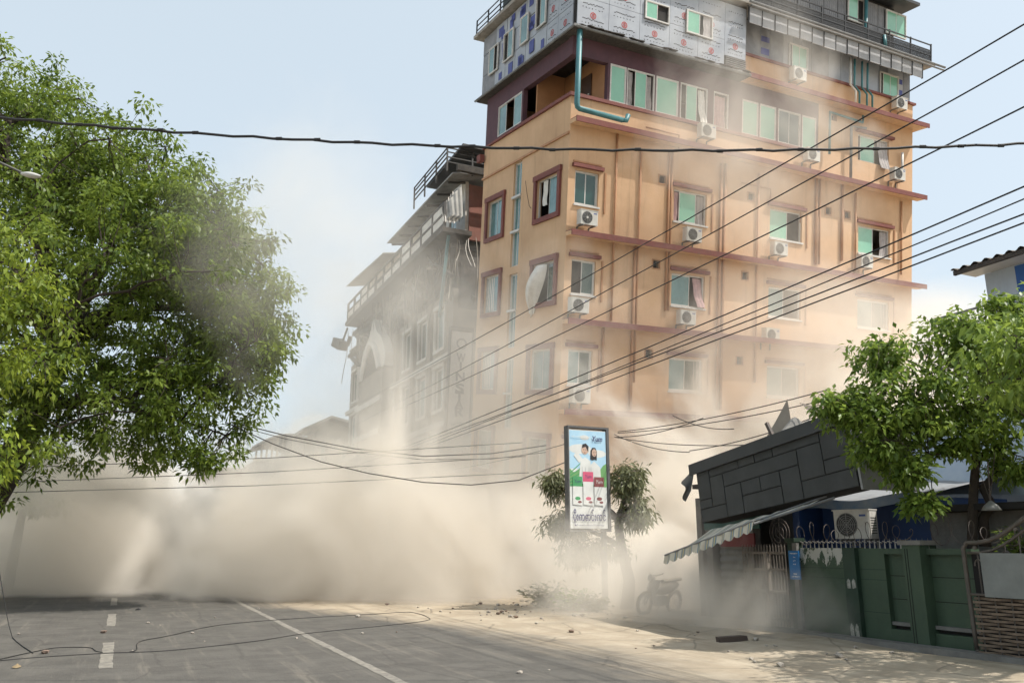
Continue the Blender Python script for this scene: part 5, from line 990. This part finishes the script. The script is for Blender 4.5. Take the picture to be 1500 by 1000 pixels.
cable('thin wire sagging from the big tree across the dust to the orange building', pl_([(330, 618), (400, 650), (470, 676), (540, 693), (620, 706), (690, 710), (760, 703), (840, 672)], 24), .015, None, 0, CABD, Matrix())
cable('straight wire dropping from the big tree towards the wrecked hotel', pl_([(340, 618), (420, 638), (520, 657), (620, 668), (720, 664), (800, 652)], 27), .018, None, 0, CABD, Matrix())
cable('faint straight wire just under the first from the big tree', pl_([(340, 622), (420, 643), (520, 662), (620, 673), (720, 672), (800, 662)], 27.3), .012, None, 0, CABD, Matrix())
for k, (a, b) in enumerate((((40, 684), (765, 648)), ((20, 706), (770, 668)), ((-30, 722), (775, 692)))): cable('%s faint level wire beyond the big tree above the dust' % ('upper', 'middle', 'lower')[k], pl_([a, ((a[0] + b[0]) / 2, (a[1] + b[1]) / 2 + 4), b], 27), .012, 'faint wires beyond the tree', 0, CABD, Matrix())
# wires fallen on the road
def gline(L_): return [Vector((*GP(*p), .014)) for p in L_]
def smooth_(P, n=8):
    out = []
    for i in range(len(P) - 1):
        p0, p1, p2, p3 = P[max(i - 1, 0)], P[i], P[i + 1], P[min(i + 2, len(P) - 1)]
        for k in range(n): t = k / n; out.append(.5 * ((2 * p1) + (p2 - p0) * t + (2 * p0 - 5 * p1 + 4 * p2 - p3) * t * t + (3 * p1 - p0 - 3 * p2 + p3) * t ** 3))
    return out + [P[-1]]
cable('black wire fallen in a long loop across the road markings', smooth_(gline([(0, 968), (60, 963), (140, 958), (160, 957), (250, 953), (370, 940), (450, 928), (560, 917), (620, 910), (628, 905), (600, 897), (540, 900), (420, 907), (320, 916), (250, 931), (205, 940), (200, 952), (190, 955)])), .0065, None, 0, CAB)
cable('short black wire curling on the road by the worn dash', smooth_(gline([(0, 966), (50, 955), (85, 949), (130, 949), (140, 954), (150, 956)])), .0065, None, 0, CAB)
inv = ROAD.inverted(); yg = (ROAD @ Vector((*GP(18, 933), 0))).y
drop = [inv @ (EYEV + ray(*p) * (yg / ray(*p).y)) for p in ((-60, 560), (-34, 680), (-16, 760), (-4, 822), (3, 860), (8, 890), (13, 915))]
cable('loose black wire dangling from above onto the road edge', drop + gline([(18, 934), (24, 940), (33, 947), (48, 957)]), .008, None, 0, CAB)
# ------------------------------------------------------------------ street lamp inside the big tree
q = EYEV + ray(45, 258) * 17; LP = thing('street_lamp', 'pale curved street lamp head poking out of the big tree', 'street lamp', (q.x - 4, q.y, 0), Matrix()); BARK_ = pm('dark lamp arm', (.08, .08, .075), None, .6); LM = pm('lamp grey', (.5, .5, .48), None, .5)
part('pole', MB().tube([(q.x - 4, q.y, 0), (q.x - 4, q.y, 9.3)], [.1, .07], 10), LM, LP, True); part('arm', MB().tube([(q.x - 4, q.y, 9.2), (q.x - 3, q.y, q.z + .5), (q.x - 1.2, q.y, q.z + .55), (q.x - .2, q.y, q.z + .08)], .025, 8), BARK_, LP, True)
part('head', MB().sheet(lambda u, v: (q.x - .2 + .42 * u, q.y + .09 * math.cos(v * 6.2832) * math.sin(.4 + 2.4 * u), q.z + .05 - .06 * u + .06 * math.sin(v * 6.2832) * math.sin(.4 + 2.4 * u)), 10, 12), LM, LP, True)

# ------------------------------------------------------------------ trees
BARK = pm('dark bark', (0.055, 0.042, 0.032), (0.03, 0.024, 0.019), .95, 5, .7, 12); BARK2 = pm('dusty bark', (0.15, 0.125, 0.10), (0.09, 0.075, 0.06), .95, 5, .6, 14)
LEAF_A = leaf_mat('rain tree leaf', (0.042, 0.080, 0.012), (0.20, 0.275, 0.045), .42); LEAF_B = leaf_mat('bright broad leaf', (0.06, 0.105, 0.012), (0.26, 0.33, 0.04), .42); LEAF_C = leaf_mat('glossy drooping leaf', (0.055, 0.105, 0.018), (0.235, 0.335, 0.06), .42); LEAF_D = leaf_mat('dusty leaf', (0.10, 0.115, 0.055), (0.20, 0.21, 0.11), .3)
def leaves_mesh(name, P, Dr, L_, W_, rs, droop=0.0, tint=None):
    """P base points, Dr leaf directions: each leaf is two triangles folded along its midrib (a kite of 4 points)"""
    n = len(P); Dr = Dr / np.linalg.norm(Dr, axis=1, keepdims=True); up = rs.normal(size=(n, 3)) * .55 + np.array([0, 0, 1.0]); S = np.cross(Dr, up); S /= np.linalg.norm(S, axis=1, keepdims=True) + 1e-9; Nn = np.cross(S, Dr)
    l = L_ * rs.uniform(.65, 1.25, (n, 1)); w = W_ * rs.uniform(.7, 1.2, (n, 1)); tip = P + Dr * l; tip[:, 2] -= droop * l[:, 0]; mid = P + Dr * l * .45 - Nn * l * .05; mid[:, 2] -= droop * l[:, 0] * .2
    V = np.stack([P, mid + S * w / 2 + Nn * l * .06, tip, mid - S * w / 2 + Nn * l * .06], 1).reshape(-1, 3)
    me = bpy.data.meshes.new(name); me.vertices.add(4 * n); me.vertices.foreach_set('co', V.astype(np.float32).ravel())
    idx = np.arange(n)[:, None] * 4 + np.array([0, 1, 2, 0, 2, 3]); me.loops.add(6 * n); me.loops.foreach_set('vertex_index', idx.astype(np.int32).ravel()); me.polygons.add(2 * n); me.polygons.foreach_set('loop_start', np.arange(0, 6 * n, 3, dtype=np.int32)); me.polygons.foreach_set('loop_total', np.full(2 * n, 3, np.int32))
    a = me.attributes.new('tint', 'FLOAT', 'FACE'); t = np.clip(tint + rs.normal(size=n) * .16, 0, 1); a.data.foreach_set('value', np.repeat(t, 2).astype(np.float32)); me.update(calc_edges=True); me.validate(); return me
def tree(name, label, trunk, tr, blobs, n_cl, per, leaf, lmat, bmat, seed, group=None, spread=.5, droop=.2, n1=9, n2=46, shell=.55, twig=.012, hang=0.0):
    """trunk: list of points (world); blobs: (centre, radii, weight); leaf = (length, width)"""
    rs = np.random.RandomState(seed); trunk = [np.array(p, float) for p in trunk]; base = trunk[0]
    t = thing(name, label, 'tree', tuple(base), Matrix(), group)
    wts = np.array([b[2] for b in blobs]); wts = wts / wts.sum(); C_ = []
    while len(C_) < n_cl:
        b = blobs[rs.choice(len(blobs), p=wts)]; d = rs.normal(size=3); d /= np.linalg.norm(d); r = (shell + (1 - shell) * rs.rand()) if rs.rand() < .75 else rs.rand() ** .5 * .85
        C_.append(np.array(b[0]) + d * np.array(b[1]) * r * (1 + .12 * rs.normal()))
    C_ = np.array(C_)
    # limbs: farthest point sampling gives ends, each tied to the nearest part of what has grown so far
    def fps(k):
        idx = [int(rs.randint(len(C_)))]; d = np.linalg.norm(C_ - C_[idx[0]], axis=1)
        for _ in range(k - 1): i = int(d.argmax()); idx.append(i); d = np.minimum(d, np.linalg.norm(C_ - C_[i], axis=1))
        return C_[idx]
    tb = MB(); tb.tube(trunk, tr, 10); part('trunk', MB().add(tb.v, tb.f), bmat, t, True)
    nodes = [(p, r) for p, r in zip(trunk, tr)][1:]; lm = MB()
    mean = C_.mean(0)
    def grow(ends, r_end, r_max, sides, steps, start):
        new = []
        NPt = np.array([x[0] for x in start]); NR = np.array([x[1] for x in start])
        for e in ends:
            dd = np.linalg.norm(NPt - e, axis=1) + 2.0 * np.maximum(0, NPt[:, 2] - e[2]); i = int(dd.argmin()); a = NPt[i]; r0 = min(NR[i] * .8, r_max); ln = np.linalg.norm(e - a); m_ = (a + e) / 2 + np.array([0, 0, .16 * ln]) + rs.normal(size=3) * .07 * ln; pts = []; rr = []
            for k in range(steps + 1): u = k / steps; p = a * (1 - u) ** 2 + 2 * m_ * u * (1 - u) + e * u * u; p = p + rs.normal(size=3) * .018 * ln * (0 < k < steps); pts.append(p); rr.append(r0 * (1 - u) + r_end * u); new.append((p, rr[-1]))
            lm.tube(pts, rr, sides, False)
        return new
    big = grow(mean + (fps(n1) - mean) * .8, tr[-1] * .12, tr[-1] * .8, 7, 9, nodes[-2:]); mid = grow(mean + (fps(n2) - mean) * .93, twig * 1.6, tr[-1] * .25, 5, 7, big); part('limb', lm, bmat, t, True)
    lm = MB(); allp = big + mid; AP = np.array([x[0] for x in allp]); tw = MB()
    for c in C_:
        i = int(np.linalg.norm(AP - c, axis=1).argmin()); a = AP[i]; m_ = (a + c) / 2 + rs.normal(size=3) * .08 * np.linalg.norm(c - a); tw.tube([a, m_, c], [twig, twig * .75, twig * .35], 3, False)
    part('twig', tw, bmat, t, kind='stuff')
    n = len(C_) * per; ci = np.repeat(np.arange(len(C_)), per); off = rs.normal(size=(n, 3)); off /= np.linalg.norm(off, axis=1, keepdims=True); off *= spread * rs.rand(n, 1) ** .5; off[:, 2] *= .62; off[:, 2] -= hang * rs.rand(n)
    P = C_[ci] + off; Dr = off / spread + rs.normal(size=(n, 3)) * .45 + np.array([0, 0, -droop]); ct = rs.rand(len(C_)) * .55 + .2
    me = leaves_mesh('crown', P - base, Dr, leaf[0], leaf[1], rs, droop, ct[ci]); me.materials.append(lmat); o = bpy.data.objects.new('crown', me); COL.objects.link(o); o.parent = t
    return t
def W(px, py, Y): d = ray(px, py); return np.array(EYEV + d * (Y / d.y))
# the great tree over the road
Y = 25.0; tb_ = W(-70, 870, 26); tb_[2] = 0
tree('rain_tree', 'huge green spreading tree overhanging the road before the dust', [tb_, tb_ + (.3, 0, 2.2), W(10, 690, 25.6), W(60, 590, 25.3), W(95, 500, 25)], [.62, .5, .46, .4, .3],
    [(W(60, 400, 25), (6.0, 6.5, 5.6), 1.0), (W(220, 420, 24.5), (4.0, 5.0, 4.2), .75), (W(330, 450, 24), (2.0, 3.2, 3.2), .42), (W(-60, 330, 26), (6, 6, 5.6), .8), (W(60, 250, 25.5), (4.4, 4.5, 2.8), .5), (W(200, 290, 25), (3.0, 4, 1.9), .38), (W(300, 370, 24.4), (2.0, 3, 2), .3), (W(150, 590, 23.6), (3.4, 3.5, 2.0), .38), (W(290, 620, 23.4), (1.6, 2.4, 1.4), .2), (W(-20, 640, 24), (3.2, 3, 1.8), .25), (W(20, 150, 26), (2.6, 3.5, 1.7), .2), (W(370, 510, 23.8), (1.1, 2.0, 1.7), .15)],
    1900, 60, (.19, .085), LEAF_A, BARK, 4, spread=.45, droop=.25, n1=16, n2=110, shell=.6, twig=.016)
# a nearer tree whose leaves hang in at the picture's edge
tb_ = W(-330, 980, 13.5); tb_[2] = 0
tree('broadleaf_tree', 'bright yellow green broad leaved tree at the road edge before the huge tree', [tb_, tb_ + (.2, 0, 2.5), W(-260, 560, 13.5), W(-200, 430, 13.5)], [.3, .24, .2, .15],
    [(W(-60, 350, 13.2), (1.5, 1.6, 1.1), .6), (W(10, 500, 13.0), (1.05, 1.4, 1.0), .7), (W(30, 420, 13), (.9, 1.2, .5), .3), (W(-30, 650, 12.6), (.9, 1.2, .8), .35), (W(-260, 300, 13.5), (2.2, 2.2, 1.9), .9), (W(-180, 520, 13), (1.6, 1.6, 1.4), .6)],
    380, 20, (.12, .065), LEAF_B, BARK, 14, spread=.30, droop=.3, n1=8, n2=40, shell=.4, twig=.009, hang=.1)
# the tree behind the green wall
tn = ROAD @ Vector((13.5, NP(1428, 730, 13.5)[0], 0)); tb_ = np.array(tn); dY = tb_[1]
tree('roadside_tree', 'leafy tree with two dark trunks and drooping leaves behind the green wall', [tb_, W(1424, 800, dY), W(1426, 720, dY), W(1430, 670, dY), W(1420, 600, dY)], [.10, .085, .075, .07, .05],
    [(W(1350, 590, dY - .1), (1.25, 1.1, .95), .9), (W(1470, 560, dY), (.95, 1.2, 1.1), .9), (W(1270, 610, dY - .2), (.62, .8, .75), .5), (W(1420, 490, dY), (1.0, 1.0, .55), .55), (W(1290, 520, dY), (.5, .6, .45), .3), (W(1330, 690, dY - .4), (.4, .5, .28), .2), (W(1345, 735, dY - .5), (.28, .3, .22), .14), (W(1290, 660, dY - .3), (.5, .5, .3), .25), (W(1420, 640, dY - .4), (.7, .5, .35), .3), (W(1220, 590, dY - .3), (.34, .4, .25), .12), (W(1480, 680, dY - .3), (.5, .6, .3), .2), (W(1560, 560, dY), (1.1, 1.1, 1.3), .6), (W(1480, 450, dY + .2), (.5, .5, .4), .2), (W(1650, 560, dY - .8), (.9, 1.0, .8), .4), (W(1760, 500, dY - 1.6), (1.2, 1.2, .9), .5)],
    1050, 20, (.135, .07), LEAF_C, BARK, 24, spread=.21, droop=.22, n1=9, n2=60, shell=.4, twig=.006, hang=.06)
part('second_trunk', MB().tube([W(1443, 800, dY + .1), W(1440, 760, dY + .1), W(1452, 738, dY + .05), W(1440, 715, dY + .05), W(1462, 690, dY), W(1472, 640, dY)], [.10, .09, .085, .08, .07, .05], 8), BARK, bpy.data.objects['roadside_tree'], True)
# the dusty tree behind the billboard
tb_ = np.array(ROAD @ Vector((GP(925, 897)[0] + .5, GP(925, 897)[1] + 1.0, 0))); dY = tb_[1]
tree('dusty_tree', 'dust coated tree with narrow drooping leaves behind the billboard', [tb_, W(922, 850, dY), W(910, 800, dY), W(905, 760, dY)], [.20, .17, .14, .11],
    [(W(920, 700, dY), (.55, .7, .6), .6), (W(930, 750, dY), (.6, .7, .45), .6), (W(835, 765, dY + .3), (.75, .5, .6), .7), (W(850, 805, dY + .2), (.8, .5, .35), .5), (W(812, 705, dY + .3), (.4, .4, .45), .4), (W(890, 800, dY), (.6, .5, .3), .3)],
    330, 18, (.19, .06), LEAF_D, BARK2, 34, spread=.26, droop=.3, n1=7, n2=26, shell=.35, twig=.01, hang=.12)
tb_ = np.array(ROAD @ Vector((13.3, 6.4, 0)))
tree('shade_tree', 'leafy tree beyond the woven gate whose shadow dapples the sandy verge', [tb_, tb_ + (0, 0, 1.6), tb_ + (-.1, .1, 3.2)], [.12, .1, .08], [(tb_ + np.array((-.9, .6, 4.4)), (1.7, 1.6, .9), 1), (tb_ + np.array((-1.2, -.6, 4.6)), (1.5, 1.4, .9), 1)], 240, 20, (.17, .07), LEAF_C, BARK, 29, spread=.3, droop=.4, n1=6, n2=26, twig=.008)
# trees lost in the dust at the far side
for k, (px, Y_, lab) in enumerate(((10, 33, 'dim tree fading into the dust under the huge tree'), (-20, 44, 'pale tree silhouette deep in the dust beyond the huge tree'))):
    tb_ = W(px, 870, Y_); tb_[2] = 0
    tree('street_tree', lab, [tb_, tb_ + (.1, 0, 2), tb_ + (.2, 0, 3.6)], [.2, .17, .12], [(tb_ + np.array((.3, 0, 4.6)), (2.0, 2, 1.5), 1), (tb_ + np.array((1.2, 0, 3.6)), (1.3, 1.4, .8), .5)], 170, 18, (.26, .10), LEAF_A, BARK, 50 + k, spread=.42, droop=.4, n1=6, n2=20)
# plants
def shrub(name, label, base, r, h, n_st, leaf, mat_, seed):
    rs = np.random.RandomState(seed); t = thing(name, label, 'plant', tuple(base), Matrix()); st = MB(); P = []; Dr = []
    for k in range(n_st):
        a = rs.rand() * 6.283; e = np.array((math.cos(a) * r * rs.rand() ** .5, math.sin(a) * r * rs.rand() ** .5, h * rs.uniform(.45, 1.0))); m_ = e * np.array((.35, .35, .6)); st.tube([base, base + m_, base + e], [.012, .009, .003], 4, False)
        for q in range(14): u = rs.uniform(.3, 1); P.append(e * u * (.4 + .6 * u) + rs.normal(size=3) * .04); d = rs.normal(size=3); d[2] = abs(d[2]) * .4; Dr.append(d)
    part('stem', st, BARK2, t); me = leaves_mesh('foliage', np.array(P), np.array(Dr), leaf[0], leaf[1], rs, .2, np.full(len(P), .5)); me.materials.append(mat_); o = bpy.data.objects.new('foliage', me); COL.objects.link(o); o.parent = t
for k, (px, py, lab) in enumerate(((800, 893, 'dusty low shrub on the verge beneath the billboard tree'), (838, 896, 'green low shrub on the verge beside the billboard pole'), (870, 898, 'sparse dry shrub at the foot of the billboard pole'))):
    b = np.array(ROAD @ Vector((*GP(px, py), 0))); shrub('verge_shrub', lab, b, .75 - .15 * k, .75 - .12 * k, 34, (.2, .07), (LEAF_D, LEAF_C, LEAF_D)[k], 60 + k)
q = ROAD @ Vector((NW + .7, 9.0, 1.55)); shrub('potted_plant', 'small leafy plant above the wall beside the tree trunks', np.array(q), .5, .5, 22, (.16, .05), LEAF_C, 71)

build_dust()
